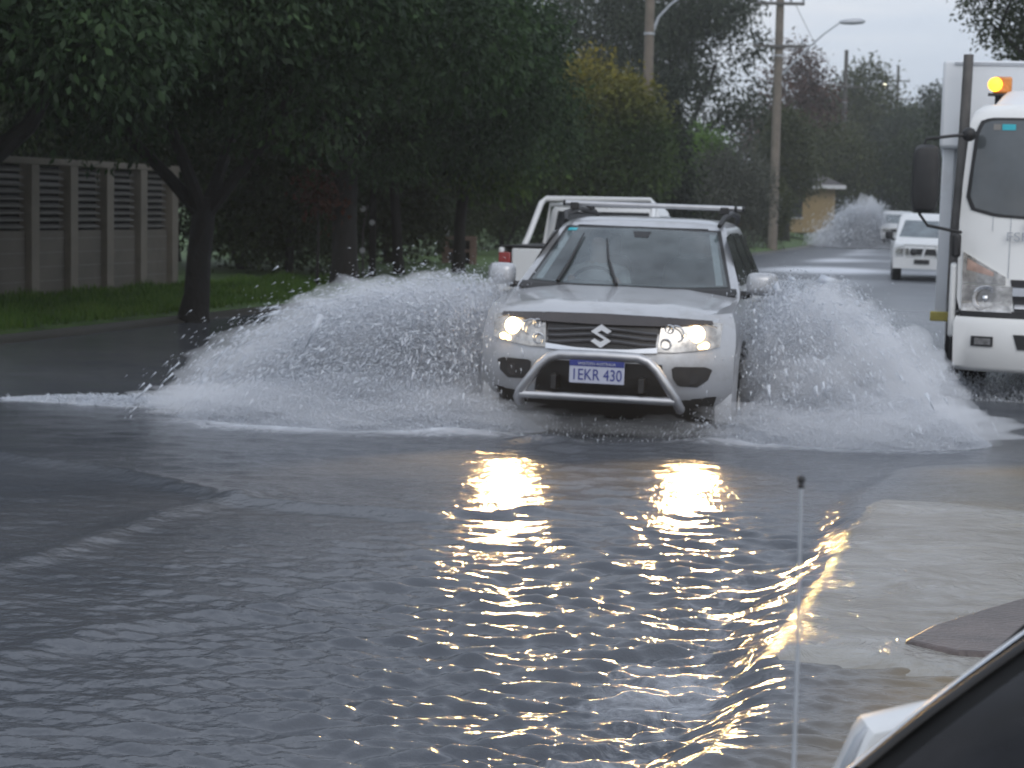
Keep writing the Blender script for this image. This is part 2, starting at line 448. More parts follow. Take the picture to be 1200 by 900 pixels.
# grass blades on the verge in front of the wall
n = 26000
gy = rng.uniform(18, 34, n); gx = rng.uniform(-13.75, -11.15, n)
gz = ground_h(gx, gy)
hgt = rng.uniform(0.05, 0.17, n) * (0.6 + 0.5 * np.sin(gx * 3.1 + gy * 1.7) ** 2); az = rng.uniform(0, 6.283, n); wd = 0.012
c, s_ = np.cos(az), np.sin(az)
base = np.stack([gx, gy, gz - 0.01], -1)
off = np.stack([c * wd, s_ * wd, 0 * c], -1)
tip = base + np.stack([rng.normal(0, 0.035, n), rng.normal(0, 0.035, n), hgt], -1)
vs = np.stack([base - off, base + off, tip], 1).reshape(-1, 3)
tag(link('grass', npmesh('grass', vs, np.arange(3 * n), 3), leafmat('grass_blades', [(0.045, 0.085, 0.015), (0.085, 0.17, 0.028), (0.15, 0.22, 0.045)])), kind='stuff')

# ------------------------------------------------------------------ flood water
SUVP = at(702, 391, 13.35)           # the emblem of the silver car
SUV_RZ = YAW - math.atan(405 / FPX)
def ridge(X, Y, pts, width, height):
    """a low wave crest running along a polyline"""
    best = np.full_like(X, 1e9)
    for a, b in zip(pts[:-1], pts[1:]):
        ax, ay, bx, by = a.x, a.y, b.x, b.y
        l2 = (bx - ax) ** 2 + (by - ay) ** 2
        t = np.clip(((X - ax) * (bx - ax) + (Y - ay) * (by - ay)) / l2, 0, 1)
        best = np.minimum(best, np.hypot(X - ax - t * (bx - ax), Y - ay - t * (by - ay)))
    return height * np.exp(-(best / width) ** 2), best
ROWS, COLS = 1150, 980
inv = np.linspace(1 / 3.2, 1 / 420.0, ROWS)
rad = 1 / inv
azi = np.linspace(R(-52), R(24), COLS)
RR, AA = np.meshgrid(rad, azi, indexing='ij')
Xw, Yw = RR * np.sin(AA), RR * np.cos(AA)
dr = RR ** 2 * (inv[0] - inv[1]); dth = RR * (azi[1] - azi[0])
Hw = np.zeros_like(Xw)
def noise2(X, Y, sc, seed, k=7):
    r = np.random.default_rng(seed); o = np.zeros_like(X)
    for _ in range(k):
        a = r.uniform(0, 6.28); q = sc * r.uniform(0.6, 1.7)
        o += np.sin((X * math.cos(a) + Y * math.sin(a)) * q + r.uniform(0, 6.28))
    return o / math.sqrt(k / 2)
# calm patch in the middle of the near water, lively water under the headlights and at the left
cp = plane(420, 590); lv = plane(700, 680); lf = plane(150, 800)
calm = np.exp(-(((Xw - cp.x) / 1.5) ** 2 + ((Yw - cp.y) / 2.3) ** 2))
hp_ = plane(735, 760); live = np.exp(-(((Xw - hp_.x + 0.23 * (Yw - hp_.y)) / 1.2) ** 2 + ((Yw - hp_.y) / 4.2) ** 2))
act = 0.56 + 0.30 * noise2(Xw, Yw, 0.9, 3) - 0.55 * calm + 0.78 * live
act = np.clip(act, 0.2, 1.6)
for i in range(84):
    lam = 0.055 * (18 ** (i / 83.0))                      # 0.085 .. 1.0 m
    th = rng.normal(0, 0.46 if lam < 0.28 else 0.42) + (math.pi / 2 + 0.12)        # travelling mostly along the street
    kx, ky = math.cos(th), math.sin(th)
    k = 2 * math.pi / lam
    spc = np.abs(ky) * dr + np.abs(kx) * dth
    att = np.clip(1.6 - 4.2 * spc / lam, 0, 1)
    slope = 0.031 * (2.0 if lam < 0.2 else 0.66 if lam < 0.45 else 0.26)
    ph = rng.uniform(0, 6.28)
    warp = 0.35 * noise2(Xw, Yw, 1.3 / (lam + 0.3), 100 + i, 3)
    Hw += act * att * (slope / k) * np.sin(k * (Xw * kx + Yw * ky) + ph + warp)
r1, d1 = ridge(Xw, Yw, [plane(-60, 528), plane(0, 535), plane(130, 552), plane(300, 590), plane(500, 605), plane(620, 600)], 0.11, 0.032)
r2, d2 = ridge(Xw, Yw, [plane(-60, 680), plane(40, 655), plane(200, 602), plane(330, 575)], 0.10, 0.022)
r3, d3 = ridge(Xw, Yw, [plane(-60, 790), plane(120, 740), plane(330, 712), plane(420, 690)], 0.12, 0.020)
r4, d4 = ridge(Xw, Yw, [plane(890, 334), plane(1000, 331), plane(1110, 338)], 0.5, 0.06)
Hw += r1 + r2 + r3 + r4
# bow wave round the silver car's nose
su, sv = (Xw - SUVP.x), (Yw - SUVP.y)
cx, sx = math.cos(-SUV_RZ), math.sin(-SUV_RZ)
lx, ly = su * cx - sv * sx, su * sx + sv * cx
bow = np.exp(-((np.hypot(lx / 1.25, np.minimum(ly - 0.6, 0)) - 1.0) / 0.25) ** 2) * (ly < 1.5)
Hw += 0.022 * bow * (1 + 0.4 * noise2(Xw, Yw, 9, 21))
# water stands higher on the flooded verge at the right and pours over the kerb
edge = XR(Yw) - 0.05 + 0.05 * np.sin(Yw * 2.3) + 0.25 * sm(6.6, 6.0, Yw) * 0.3
over = sm(-0.24, 0.02, Xw - edge) * sm(14, 11, Yw)
lift = 0.085 * over
Hw = Hw * (1 - 0.55 * over) + lift
verts = np.stack([Xw, Yw, Hw], -1).reshape(-1, 3)
me = npmesh('water', verts, gridfaces(ROWS, COLS)[:], 4); me.shade_smooth()
# foam: along the kerb, round the car, at the feet of the splashes; plus painted far-road sheen
fn = np.clip(0.5 + 0.5 * noise2(Xw * 1.0, Yw * 0.5, 15.0, 31, 12), 0, 1.4)
kerbf = np.exp(-((Xw - edge + 0.42) / 0.26) ** 2) * sm(10.5, 7.5, Yw) * (0.36 + 0.10 * fn)
lip = np.exp(-((Xw - edge + 0.22) / 0.10) ** 2) * sm(9.5, 6.5, Yw) * 0.25
fl = np.exp(-((lx + 2.0) / 1.35) ** 2 - ((ly - 0.15) / 0.75) ** 2) * 1.0
fr = np.exp(-((lx - 1.75) / 1.0) ** 2 - ((ly - 0.4) / 0.8) ** 2) * 0.95
trail = np.exp(-((np.abs(lx) - 0.95) / 0.45) ** 2) * sm(0, 1.5, ly) * sm(30, 6, ly) * 0.55
trail2 = np.exp(-((lx + 4.0) / 1.6) ** 2 - ((ly - 0.9) / 0.28) ** 2) * 0.8 * (0.4 + 0.6 * fn)
back = np.exp(-((np.hypot(lx / 1.25, np.minimum(ly - 0.6, 0)) - 1.0) / 0.3) ** 2) * (ly < 1.2) * 0.35
far_sheen = 0.66 * sm(16, 24, Yw) * sm(-9.5, -7.5, Xw - bend(Yw)) * (0.75 + 0.35 * noise2(Xw, Yw * 0.4, 1.1, 71))  # haze and wet reflections of the far road, painted in as pale colour
streak = 0.16 * np.clip(noise2(Xw * 0.8, Yw * 2.2, 1.6, 72, 9) - 0.5, 0, 1) * sm(14, 9, Yw)
foam_sheen = far_sheen + streak + kerbf + lip + fl + fr + trail + trail2 + back + np.clip(r1 / 0.02, 0, 1) * 0.12 * fn
at_ = me.attributes.new('foam_sheen', 'FLOAT', 'POINT'); at_.data.foreach_set('value', np.clip(foam_sheen, 0, 1).astype(np.float32).ravel())
at3 = me.attributes.new('chop', 'FLOAT', 'POINT'); at3.data.foreach_set('value', sm(13, 50, RR).astype(np.float32).ravel())   # ripples too fine for the mesh
mudv = sm(-0.1, 0.6, Xw - edge) * sm(22, 14, Yw)
at2 = me.attributes.new('mud', 'FLOAT', 'POINT'); at2.data.foreach_set('value', np.clip(mudv, 0, 1).astype(np.float32).ravel())
wm, wt, wb = nodes('flood_water'); L = wt.links.new
tc = N(wt, 'ShaderNodeTexCoord')
fa = N(wt, 'ShaderNodeAttribute', attribute_name='foam_sheen'); ma = N(wt, 'ShaderNodeAttribute', attribute_name='mud')
n1 = N(wt, 'ShaderNodeTexNoise', Scale=0.8, Detail=5.0); L(tc.outputs['Object'], n1.inputs['Vector'])
silt = ramp(wt, n1.outputs['Fac'], [(0.3, (0.070, 0.078, 0.092)), (0.7, (0.110, 0.117, 0.130))])
mudc = ramp(wt, n1.outputs['Fac'], [(0.3, (0.14, 0.13, 0.11)), (0.5, (0.19, 0.155, 0.105)), (0.7, (0.25, 0.165, 0.08))])
m1 = N(wt, 'ShaderNodeMix', data_type='RGBA'); L(ma.outputs['Fac'], m1.inputs['Factor']); L(silt.outputs[0], m1.inputs['A']); L(mudc.outputs[0], m1.inputs['B'])
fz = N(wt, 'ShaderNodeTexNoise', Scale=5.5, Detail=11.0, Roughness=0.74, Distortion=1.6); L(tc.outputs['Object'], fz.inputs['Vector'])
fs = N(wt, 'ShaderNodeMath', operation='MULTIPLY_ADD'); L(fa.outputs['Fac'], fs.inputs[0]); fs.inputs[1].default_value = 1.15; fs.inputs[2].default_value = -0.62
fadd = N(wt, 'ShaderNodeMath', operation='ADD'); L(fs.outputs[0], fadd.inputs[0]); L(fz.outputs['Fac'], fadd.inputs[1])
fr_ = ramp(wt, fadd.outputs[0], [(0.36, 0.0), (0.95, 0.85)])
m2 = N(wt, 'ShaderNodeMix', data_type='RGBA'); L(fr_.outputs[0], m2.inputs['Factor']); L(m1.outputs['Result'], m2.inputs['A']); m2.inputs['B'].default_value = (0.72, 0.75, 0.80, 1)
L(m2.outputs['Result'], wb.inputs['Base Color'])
rr = N(wt, 'ShaderNodeMapRange'); rr.inputs['To Min'].default_value = 0.115; rr.inputs['To Max'].default_value = 0.6
L(fr_.outputs[0], rr.inputs['Value']); L(rr.outputs[0], wb.inputs['Roughness'])
ch = N(wt, 'ShaderNodeAttribute', attribute_name='chop')
ra = N(wt, 'ShaderNodeMath', operation='MULTIPLY_ADD'); L(ch.outputs['Fac'], ra.inputs[0]); ra.inputs[1].default_value = 0.28; L(rr.outputs[0], ra.inputs[2]); L(ra.outputs[0], wb.inputs['Roughness'])
wb.inputs['IOR'].default_value = 1.333
nb1 = N(wt, 'ShaderNodeTexNoise', Scale=19.0, Detail=4.0, Roughness=0.6); L(tc.outputs['Object'], nb1.inputs['Vector'])
bp = N(wt, 'ShaderNodeBump', Strength=0.62, Distance=0.013); L(nb1.outputs['Fac'], bp.inputs['Height']); L(bp.outputs[0], wb.inputs['Normal'])
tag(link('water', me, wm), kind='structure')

# concrete driveway crossing at the right, wet and streaked with silt
DY0, DY1 = 6.25, 10.9
nx, ny = 70, 90
xs = np.linspace(0, 1, nx) ** 1.4 * 9.0; yy = np.linspace(DY0, DY1, ny)
XX, YY = np.meshgrid(xs, yy)
x0 = XR(YY) - 0.28
Xd = x0 + XX
t = np.clip(XX / 0.30, 0, 1)
Zd = -0.07 + 0.178 * sm(0, 1, t) + 0.014 * np.clip(XX - 0.3, 0, None) + 0.0025 * noise2(Xd, YY, 3.5, 55)
er = DY1 - YY - 0.25 * noise2(Xd, YY, 1.5, 57)
Zd -= 0.07 * (1 - sm(0, 0.9, er))
Zd -= 0.05 * (1 - sm(0, 0.22, YY - DY0 - 0.02 * noise2(Xd, YY, 4, 58)))
Zd += 0.004 * noise2(Xd * 0.7, YY, 6.5, 59) * sm(0.2, 0.6, XX)
me = npmesh('driveway', np.stack([Xd, YY, Zd], -1).reshape(-1, 3), gridfaces(ny, nx), 4); me.shade_smooth()
dm, dt, db = nodes('wet_concrete'); L = dt.links.new
tc = N(dt, 'ShaderNodeTexCoord')
mp = N(dt, 'ShaderNodeMapping'); mp.inputs['Scale'].default_value = (0.8, 1.3, 1); mp.inputs['Rotation'].default_value = (0, 0, R(14)); L(tc.outputs['Object'], mp.inputs['Vector'])
n1 = N(dt, 'ShaderNodeTexNoise', Scale=1.5, Detail=10.0, Roughness=0.68, Distortion=1.8); L(mp.outputs[0], n1.inputs['Vector'])
cr = ramp(dt, n1.outputs['Fac'], [(0.26, (0.13, 0.11, 0.08)), (0.42, (0.22, 0.20, 0.165)), (0.58, (0.31, 0.30, 0.275)), (0.76, (0.23, 0.185, 0.115))])
L(cr.outputs[0], db.inputs['Base Color'])
db.inputs['Roughness'].default_value = 0.09
db.inputs['IOR'].default_value = 1.36
nb1 = N(dt, 'ShaderNodeTexNoise', Scale=4.5, Detail=6.0, Roughness=0.58, Distortion=2.2); L(tc.outputs['Object'], nb1.inputs['Vector'])
bp = N(dt, 'ShaderNodeBump', Strength=0.75, Distance=0.035); L(nb1.outputs['Fac'], bp.inputs['Height']); L(bp.outputs[0], db.inputs['Normal'])
tag(link('driveway', me, dm), kind='structure')
# dark wedge of pavers beside the driveway strip
def onz(px, py, z): return plane(px, py, z)
wp = [onz(1058, 752, 0.12), onz(1090, 735, 0.12), onz(1150, 716, 0.12), onz(1205, 700, 0.12), onz(1300, 690, 0.12), onz(1300, 775, 0.12), onz(1205, 770, 0.12), onz(1120, 766, 0.12)]
mb = MB(); nW = len(wp)
mb.add([(p.x, p.y, 0.130) for p in wp] + [(p.x, p.y, -0.02) for p in wp], [tuple(range(nW))] + [(i, (i + 1) % nW, nW + (i + 1) % nW, nW + i) for i in range(nW)])
tag(mb.build('path', mat('dark_wet_paving', (0.10, 0.078, 0.072), 0.3, 0, 0.4, 5, bump=0.5, bscale=50), bevel=0.02), kind='structure')

# ------------------------------------------------------------------ vehicles
def outline(hw, y0, y1, bulge, z, r=0.18, zf=None, pw=3.0):
    """closed plan outline of a car body at height z; the nose is curved, the tail rounded"""
    pts = []
    for i in range(21):
        x = -hw + 2 * hw * i / 20
        pts.append((x, y0 + bulge * abs(x / hw) ** pw))
    for i in range(1, 9): pts.append((hw, y0 + bulge + (y1 - r - y0 - bulge) * i / 9))
    for i in range(5):
        a = math.pi / 2 * i / 4; pts.append((hw - r + r * math.cos(a), y1 - r + r * math.sin(a)))
    for i in range(5):
        a = math.pi / 2 + math.pi / 2 * i / 4; pts.append((-hw + r + r * math.cos(a), y1 - r + r * math.sin(a)))
    for i in range(1, 9): pts.append((-hw, y1 - r + (y0 + bulge - y1 + r) * i / 9))
    return [(x, y, z + (zf(y) if zf else 0)) for x, y in pts]

def wheel(parent, x, y, r=0.34, wd=0.22, zc=None, cap=True, m='alloy'):
    zc = r if zc is None else zc
    s = 1 if x > 0 else -1
    prof = [(-wd / 2, r * 0.62), (-wd / 2, r * 0.90), (-wd * 0.38, r), (wd * 0.38, r), (wd / 2, r * 0.90), (wd / 2, r * 0.62)]
    mb = MB()
    rings = [[(x + px, y + pr * math.cos(a), zc + pr * math.sin(a)) for a in [2 * math.pi * k / 32 for k in range(32)]] for px, pr in prof]
    mb.loft(rings)
    wh = mb.build('wheel', M['rubber'], parent)
    if cap:
        mb = MB(); xo = x + s * wd * 0.5
        rg = [[(xo + s * dx, y + pr * math.cos(a), zc + pr * math.sin(a)) for a in [2 * math.pi * k / 32 for k in range(32)]] for dx, pr in [(-0.05, r * .63), (0.006, r * .63), (0.006, r * .56), (-0.03, r * .54)]]
        mb.loft(rg, True, True)
        for k in range(5):
            a = 2 * math.pi * k / 5 + 0.3
            mb.box((xo - s * 0.005, y + 0.3 * r * math.cos(a), zc + 0.3 * r * math.sin(a)), (0.03, r * 0.6, 0.07), (a, 0, 0))
        mb.cyl((xo - s * .02, y, zc), (xo + s * .015, y, zc), 0.06)
        mb.build('rim', M[m], wh)
    return wh

def mirror(parent, x, y, z, w, h, paint, m_arm='black'):
    s = 1 if x > 0 else -1
    mb = MB()
    rings = []
    for dy, k in [(-0.085, 0.42), (-0.075, 0.72), (-0.05, 0.93), (0.0, 1.0), (0.05, 0.97), (0.055, 0.86)]:
        ring = []
        for i in range(24):
            a = 2 * math.pi * i / 24
            ca, sa = math.cos(a), math.sin(a)
            e = 0.5
            px = math.copysign(abs(ca) ** e, ca) * w / 2 * k; pz = math.copysign(abs(sa) ** e, sa) * h / 2 * k
            ring.append((x + px, y + dy + 0.05 * (s * px > 0) * (px / w) ** 2 * 4, z + pz))
        rings.append(ring)
    mb.loft(rings)
    o = mb.build('mirror', M[paint], parent)
    mb = MB(); mb.tube([(x - s * w * 0.35, y + 0.02, z - h * 0.42), (x - s * w * 0.55, y + 0.03, z - h * 0.52), (x - s * (w * 0.55 + 0.12), y + 0.05, z - h * 0.45)], [0.03, 0.03, 0.04])
    mb.build('mirror_arm', M[m_arm], o)
    return o

# ---------------- the silver four-wheel drive
HW = 0.885
def yf(x, z):
    y = 0.015 + 0.30 * min(1.2, abs(x / HW)) ** 3.0
    if z > 0.74: y += 0.10 * ((z - 0.74) / 0.3) ** 1.6
    if z < 0.58: y += 0.09 * ((0.58 - z) / 0.2) ** 1.6
    return y
def front(off): return lambda x, z: (x, yf(x, z) - off, z)

def silver_suv():
    root = thing('car', 'silver four-wheel drive with lit headlights and nudge bar ploughing through the flood water', 'car')
    P = M['silver']
    lift = lambda z: (lambda y: 0.13 * min(1, max(0, (y - 0.1) / 1.2)) * max(0, (z - 0.9) / 0.1))
    lev = [(0.36, 0.80, 0.17), (0.42, 0.86, 0.105), (0.50, 0.878, 0.05), (0.60, 0.885, 0.015), (0.72, 0.885, 0.015), (0.82, 0.89, 0.045), (0.90, 0.885, 0.085), (0.96, 0.87, 0.125), (1.0, 0.845, 0.17)]
    mb = MB(); mb.loft([outline(h, y0, 4.15, 0.30, z, 0.2, lift(z)) for z, h, y0 in lev])
    mb.build('body', P, root)
    # bonnet
    def bon(u, v):
        hw = 0.765 + 0.05 * v
        x = u * hw
        yc = 0.10 + 0.27 * abs(u) ** 3.0 * 0.55
        y = yc + (1.30 - yc) * v - 0.10 * v * (1 - abs(u) ** 2)
        z = 1.005 + 0.055 * (1 - (1 - min(1, v * 4)) ** 2) + 0.105 * v - 0.05 * abs(u) ** 3.2
        z += 0.012 * math.exp(-((abs(u) - 0.55) / 0.1) ** 2) * (1 - v * 0.5)
        return (x, y, z)
    n, m_ = 36, 18
    g = [bon(-1 + 2 * j / n, i / m_) for i in range(m_ + 1) for j in range(n + 1)]
    g2 = g + [(x, y + 0.01, z - 0.05) for x, y, z in g]
    mb = MB(); wv = n + 1; nb = len(g)
    fs = [(i * wv + j, i * wv + j + 1, (i + 1) * wv + j + 1, (i + 1) * wv + j) for i in range(m_) for j in range(n)]
    fs += [(j, j + 1, j + 1 + nb, j + nb) for j in range(n)] + [(i * wv, (i + 1) * wv, (i + 1) * wv + nb, i * wv + nb) for i in range(m_)] + [(i * wv + n, (i + 1) * wv + n, (i + 1) * wv + n + nb, i * wv + n + nb) for i in range(m_)]
    mb.add(g2, fs); mb.build('bonnet', P, root)
    mb = MB(); mb.patch([(-0.73, 0.995), (-0.4, 1.012), (0.0, 1.018), (0.4, 1.012), (0.73, 0.995)], [(-0.74, 0.972), (-0.4, 0.950), (0, 0.946), (0.4, 0.950), (0.74, 0.972)], lambda x, z: (x, yf(x, z) - 0.035 + 0.035 * (z - 0.95) / 0.07, z), 30, 3, 0.012)
    mb.build('bonnet_protector', M['tint'], root)
    # fender flares
    for s in (-1, 1):
        for yc in (0.86, 3.5):
            mb = MB(); rings = []
            for i in range(19):
                a = math.pi * (-0.08 + 1.16 * i / 18)
                rr = 0.44
                rings.append([(s * (0.865 + dx), yc + (rr + dr_) * math.cos(a), 0.40 + (rr + dr_) * math.sin(a)) for dx, dr_ in [(-0.10, 0.07), (0.012, 0.075), (0.04, 0.03), (0.042, -0.005), (-0.02, -0.03), (-0.10, -0.03)]])
            mb.loft(rings); wa_ = mb.build('wheel_arch', P, root)
            ring = [(s * 0.893, yc + 0.41, 0.34)] + [(s * 0.893, yc + 0.41 * math.cos(math.pi * i / 14), 0.40 + 0.41 * math.sin(math.pi * i / 14)) for i in range(15)] + [(s * 0.893, yc - 0.41, 0.34)]
            mb = MB(); mb.loft([ring, [(x - s * 0.02, y, z) for x, y, z in ring]]); mb.build('wheel_well', M['under'], wa_)
    # greenhouse
    gl = [(1.02, 0.845, 1.02, 4.12, 0.10), (1.15, 0.83, 1.18, 4.08, 0.13), (1.25, 0.79, 1.36, 4.03, 0.14), (1.40, 0.725, 1.62, 3.97, 0.15), (1.54, 0.665, 1.87, 3.90, 0.16), (1.60, 0.635, 1.98, 3.86, 0.16), (1.635, 0.59, 2.08, 3.80, 0.16), (1.66, 0.50, 2.25, 3.7, 0.14), (1.672, 0.30, 2.6, 3.5, 0.1)]
    def gx(z):
        for a, b in zip(gl[:-1], gl[1:]):
            if z <= b[0]:
                t = (z - a[0]) / (b[0] - a[0]); return [a[k] + t * (b[k] - a[k]) for k in range(5)]
        return list(gl[-1])
    mb = MB(); mb.loft([outline(h, y0, y1, bu, z, 0.25, None, 2.6) for z, h, y0, y1, bu in gl])
    npt = len(outline(1, 0, 1, 0, 0))
    mb.f = [f for f in mb.f if not (len(f) == 4 and npt <= min(f) and max(f) < 6 * npt and all(2 <= i % npt <= 18 for i in f))]
    cab = mb.build('cabin', P, root, ang=50)
    def wsf(off):
        def f(x, z):
            _, h, y0, _, bu = gx(z)
            return (x, y0 + bu * abs(x / h) ** 2.6 - off, z + off * 0.4)
        return f
    mb = MB(); mb.patch([(-0.605, 1.588), (0, 1.60), (0.605, 1.588)], [(-0.765, 1.165), (-0.4, 1.15), (0.4, 1.15), (0.765, 1.165)], wsf(0.004), 30, 14)
    mb.f = [f for k, f in enumerate(mb.f) if not (1 <= k % 30 <= 28 and 1 <= k // 30 <= 12)]
    fr = mb.build('windscreen_seal', M['black'], root)
    mb = MB(); mb.patch([(-0.58, 1.572), (0, 1.582), (0.58, 1.572)], [(-0.735, 1.182), (-0.4, 1.168), (0.4, 1.168), (0.735, 1.182)], wsf(0.009), 30, 14)
    ws = mb.build('windscreen', M['seeglass'], root)
    mb = MB(); mb.box((0, 1.62, 1.08), (1.35, 0.55, 0.12)); mb.box((-0.36, 1.80, 1.14), (0.34, 0.2, 0.08)); mb.build('dashboard', M['black'], root, bevel=0.04)
    for x in (-0.36, 0.36):
        mb = MB(); mb.loft([[(x + sx_ * w_, y + dy_, z) for sx_, dy_ in ((-1, -.05), (1, -.05), (1, .08), (-1, .08))] for w_, y, z in ((.24, 2.35, .80), (.25, 2.42, 1.05), (.22, 2.50, 1.30), (.17, 2.53, 1.36))]); se = mb.build('seat', M['seat'], root, bevel=0.03)
        mb = MB(); mb.box((x, 2.53, 1.45), (0.26, 0.10, 0.17)); mb.build('headrest', M['seat'], se, bevel=0.03)
    mb = MB(); mb.tube([(-0.36 + 0.19 * math.cos(t_), 1.98 + 0.07 * math.sin(t_), 1.10 + 0.17 * math.sin(t_)) for t_ in np.linspace(0, 2 * math.pi, 25)], 0.015, 8, False); mb.build('steering_wheel', M['black'], root)
    mb = MB(); mb.patch([(-0.575, 1.568), (-0.50, 1.57)], [(-0.58, 1.548), (-0.505, 1.55)], wsf(0.012), 4, 2)
    mb.build('sticker', M['cyan'], ws)
    # cowl strip
    mb = MB(); mb.patch([(-0.80, 1.168), (0, 1.155), (0.80, 1.168)], [(-0.82, 1.12), (0, 1.10), (0.82, 1.12)], wsf(0.02), 24, 3, 0.02); mb.build('cowl', M['black'], root)
    # side glazing
    for s in (-1, 1):
        def sidef(off):
            def f(y, z):
                _, h, y0, y1, bu = gx(z)
                return (s * (h + off), y, z)
            return f
        for a, b in [([(1.83, 1.545), (2.42, 1.57)], [(1.52, 1.19), (2.42, 1.19)]), ([(2.50, 1.57), (3.15, 1.565)], [(2.50, 1.19), (3.25, 1.19)]), ([(3.23, 1.56), (3.66, 1.54)], [(3.33, 1.19), (3.80, 1.20)])]:
            mb = MB(); mb.patch(a, b, sidef(0.006), 10, 8); mb.build('side_window', M['darkglass'], root)
        for yd in (2.46, 3.4):
            mb = MB(); mb.tube([(s * 0.90, yd - 0.18, 1.02), (s * 0.925, yd - 0.15, 1.02), (s * 0.925, yd - 0.02, 1.02), (s * 0.90, yd + 0.01, 1.02)], 0.014)
            mb.build('door_handle', P, root)
        mb = MB()
        mb.tube([(s * 0.60, 2.00, 1.625), (s * 0.625, 2.12, 1.685), (s * 0.625, 2.8, 1.725), (s * 0.615, 3.6, 1.70), (s * 0.60, 3.8, 1.645)], [0.018, 0.022, 0.022, 0.022, 0.018])
        mb.build('roof_rail', M['black'], root)
    for yb in (2.42, 3.25):
        mb = MB(); mb.tube([(-0.675, yb, 1.765), (0.675, yb, 1.765)], 0.021, 12)
        cb = mb.build('roof_bar', M['alloy'], root)
        for s in (-1, 1):
            mb = MB(); mb.box((s * 0.60, yb, 1.742), (0.07, 0.06, 0.06)); mb.build('bar_foot', M['black'], cb, bevel=0.01)
            mb = MB(); mb.cyl((s * 0.675, yb, 1.765), (s * 0.695, yb, 1.765), 0.023); mb.build('end_cap', M['black'], cb)
    # face
    mb = MB(); mb.patch([(-0.385, 0.948), (0, 0.95), (0.385, 0.948)], [(-0.37, 0.80), (-0.2, 0.79), (0.2, 0.79), (0.37, 0.80)], front(0.006), 24, 6); gr = mb.build('grille', M['grille'], root)
    for k, zz in enumerate((0.915, 0.875, 0.835)):
        mb = MB(); mb.tube([(x, yf(x, zz) - 0.02, zz + 0.012 * math.cos(x * 8) - 0.01) for x in np.linspace(-0.375, 0.375, 19)], 0.012, 6); mb.build('slat', M['slat'], gr)
    mb = MB(); mb.patch([(-0.385, 0.805), (-0.18, 0.785), (0, 0.78), (0.18, 0.785), (0.385, 0.805)], [(-0.385, 0.768), (-0.18, 0.76), (0, 0.757), (0.18, 0.76), (0.385, 0.768)], front(0.022), 24, 2, 0.02); mb.build('chrome_strip', M['chrome'], root)
    S = [(0, 1.0), (.95, .44), (.60, .22), (.04, .50), (-.34, .29), (.95, -.38), (0, -1), (-.95, -.44), (-.60, -.22), (-.04, -.50), (.34, -.29), (-.95, .38)]
    mb = MB(); mb.poly([(x * 0.074, 0.868 + z * 0.080) for x, z in S], yf(0, .868) - 0.045, yf(0, .868) - 0.025); mb.build('emblem', M['badge'], root, smooth=False)
    for s in (-1, 1):
        a = [(s * 0.40, 0.955), (s * 0.55, 0.985), (s * 0.74, 0.985), (s * 0.80, 0.975)]
        b = [(s * 0.385, 0.775), (s * 0.50, 0.775), (s * 0.72, 0.80), (s * 0.79, 0.82)]
        mb = MB(); mb.patch(a, b, front(0.010), 14, 8, 0.012); hl = mb.build('headlight', M['lens'], root)
        mb = MB(); c = (s * 0.635, yf(0.635, 0.905) - 0.03, 0.905)
        mb.ball(c, (0.057, 0.022, 0.057), 18, 10); mb.build('bulb', M['headlight'], hl)
        for dx, dz, r_ in ((0.095, -0.075, 0.026), (0.045, -0.088, 0.018)):
            mb = MB(); mb.ball((s * (0.635 + dx * 0.7), yf(0.70, 0.83) - 0.04, 0.905 + dz), (r_, 0.015, r_ * 0.9), 12, 8); mb.build('park_light', M['parklight'], hl)
        mb = MB()
        for cx_, cz, rr in ((0.50, 0.90, 0.055), (0.44, 0.83, 0.035), (0.455, 0.93, 0.028)):
            ring = [(s * cx_ + rr * math.cos(t_), yf(cx_, cz) - 0.018, cz + rr * math.sin(t_)) for t_ in np.linspace(0, 2 * math.pi, 20)]
            mb.tube(ring, 0.006, 6, False)
        mb.build('reflector', M['chrome'], hl)
        mb = MB(); mb.patch([(s * 0.485, 0.665), (s * 0.51, 0.680), (s * 0.71, 0.680), (s * 0.75, 0.660)], [(s * 0.495, 0.60), (s * 0.53, 0.545), (s * 0.66, 0.540), (s * 0.725, 0.59)], front(0.006), 10, 5); fo = mb.build('bumper_intake', M['black'], root)
        mb = MB(); mb.cyl((s * 0.62, yf(.62, .61) - 0.012, .605), (s * 0.62, yf(.62, .61) + 0.02, .605), 0.045, 0.04, 18); mb.build('fog_lamp', M['grille'], fo)
    mb = MB(); mb.patch([(-0.42, 0.69), (0.42, 0.69)], [(-0.46, 0.47), (-0.3, 0.455), (0.3, 0.455), (0.46, 0.47)], front(0.007), 20, 5); lo = mb.build('lower_intake', M['black'], root)
    mb = MB(); mb.patch([(-0.78, 0.47), (0.78, 0.47)], [(-0.72, 0.30), (0.72, 0.30)], lambda x, z: (x, yf(x, z) + 0.03, z), 20, 3, 0.05); mb.build('skid_plate', M['under'], root)
    mb = MB(); mb.box((0, 2.1, 0.33), (1.5, 3.6, 0.1)); mb.build('underbody', M['under'], root)
    # nudge bar
    yb = -0.085
    mb = MB(); mb.tube([(-0.555, yb + 0.14, 0.39), (-0.55, yb + 0.04, 0.43), (-0.53, yb, 0.48), (-0.40, yb, 0.66), (-0.34, yb, 0.715), (-0.27, yb, 0.738), (0, yb, 0.742), (0.27, yb, 0.738), (0.34, yb, 0.715), (0.40, yb, 0.66), (0.53, yb, 0.48), (0.55, yb + 0.04, 0.43), (0.555, yb + 0.14, 0.39)], 0.033, 14)
    mb.build('nudge_bar', M['alloy'], root, ang=60)
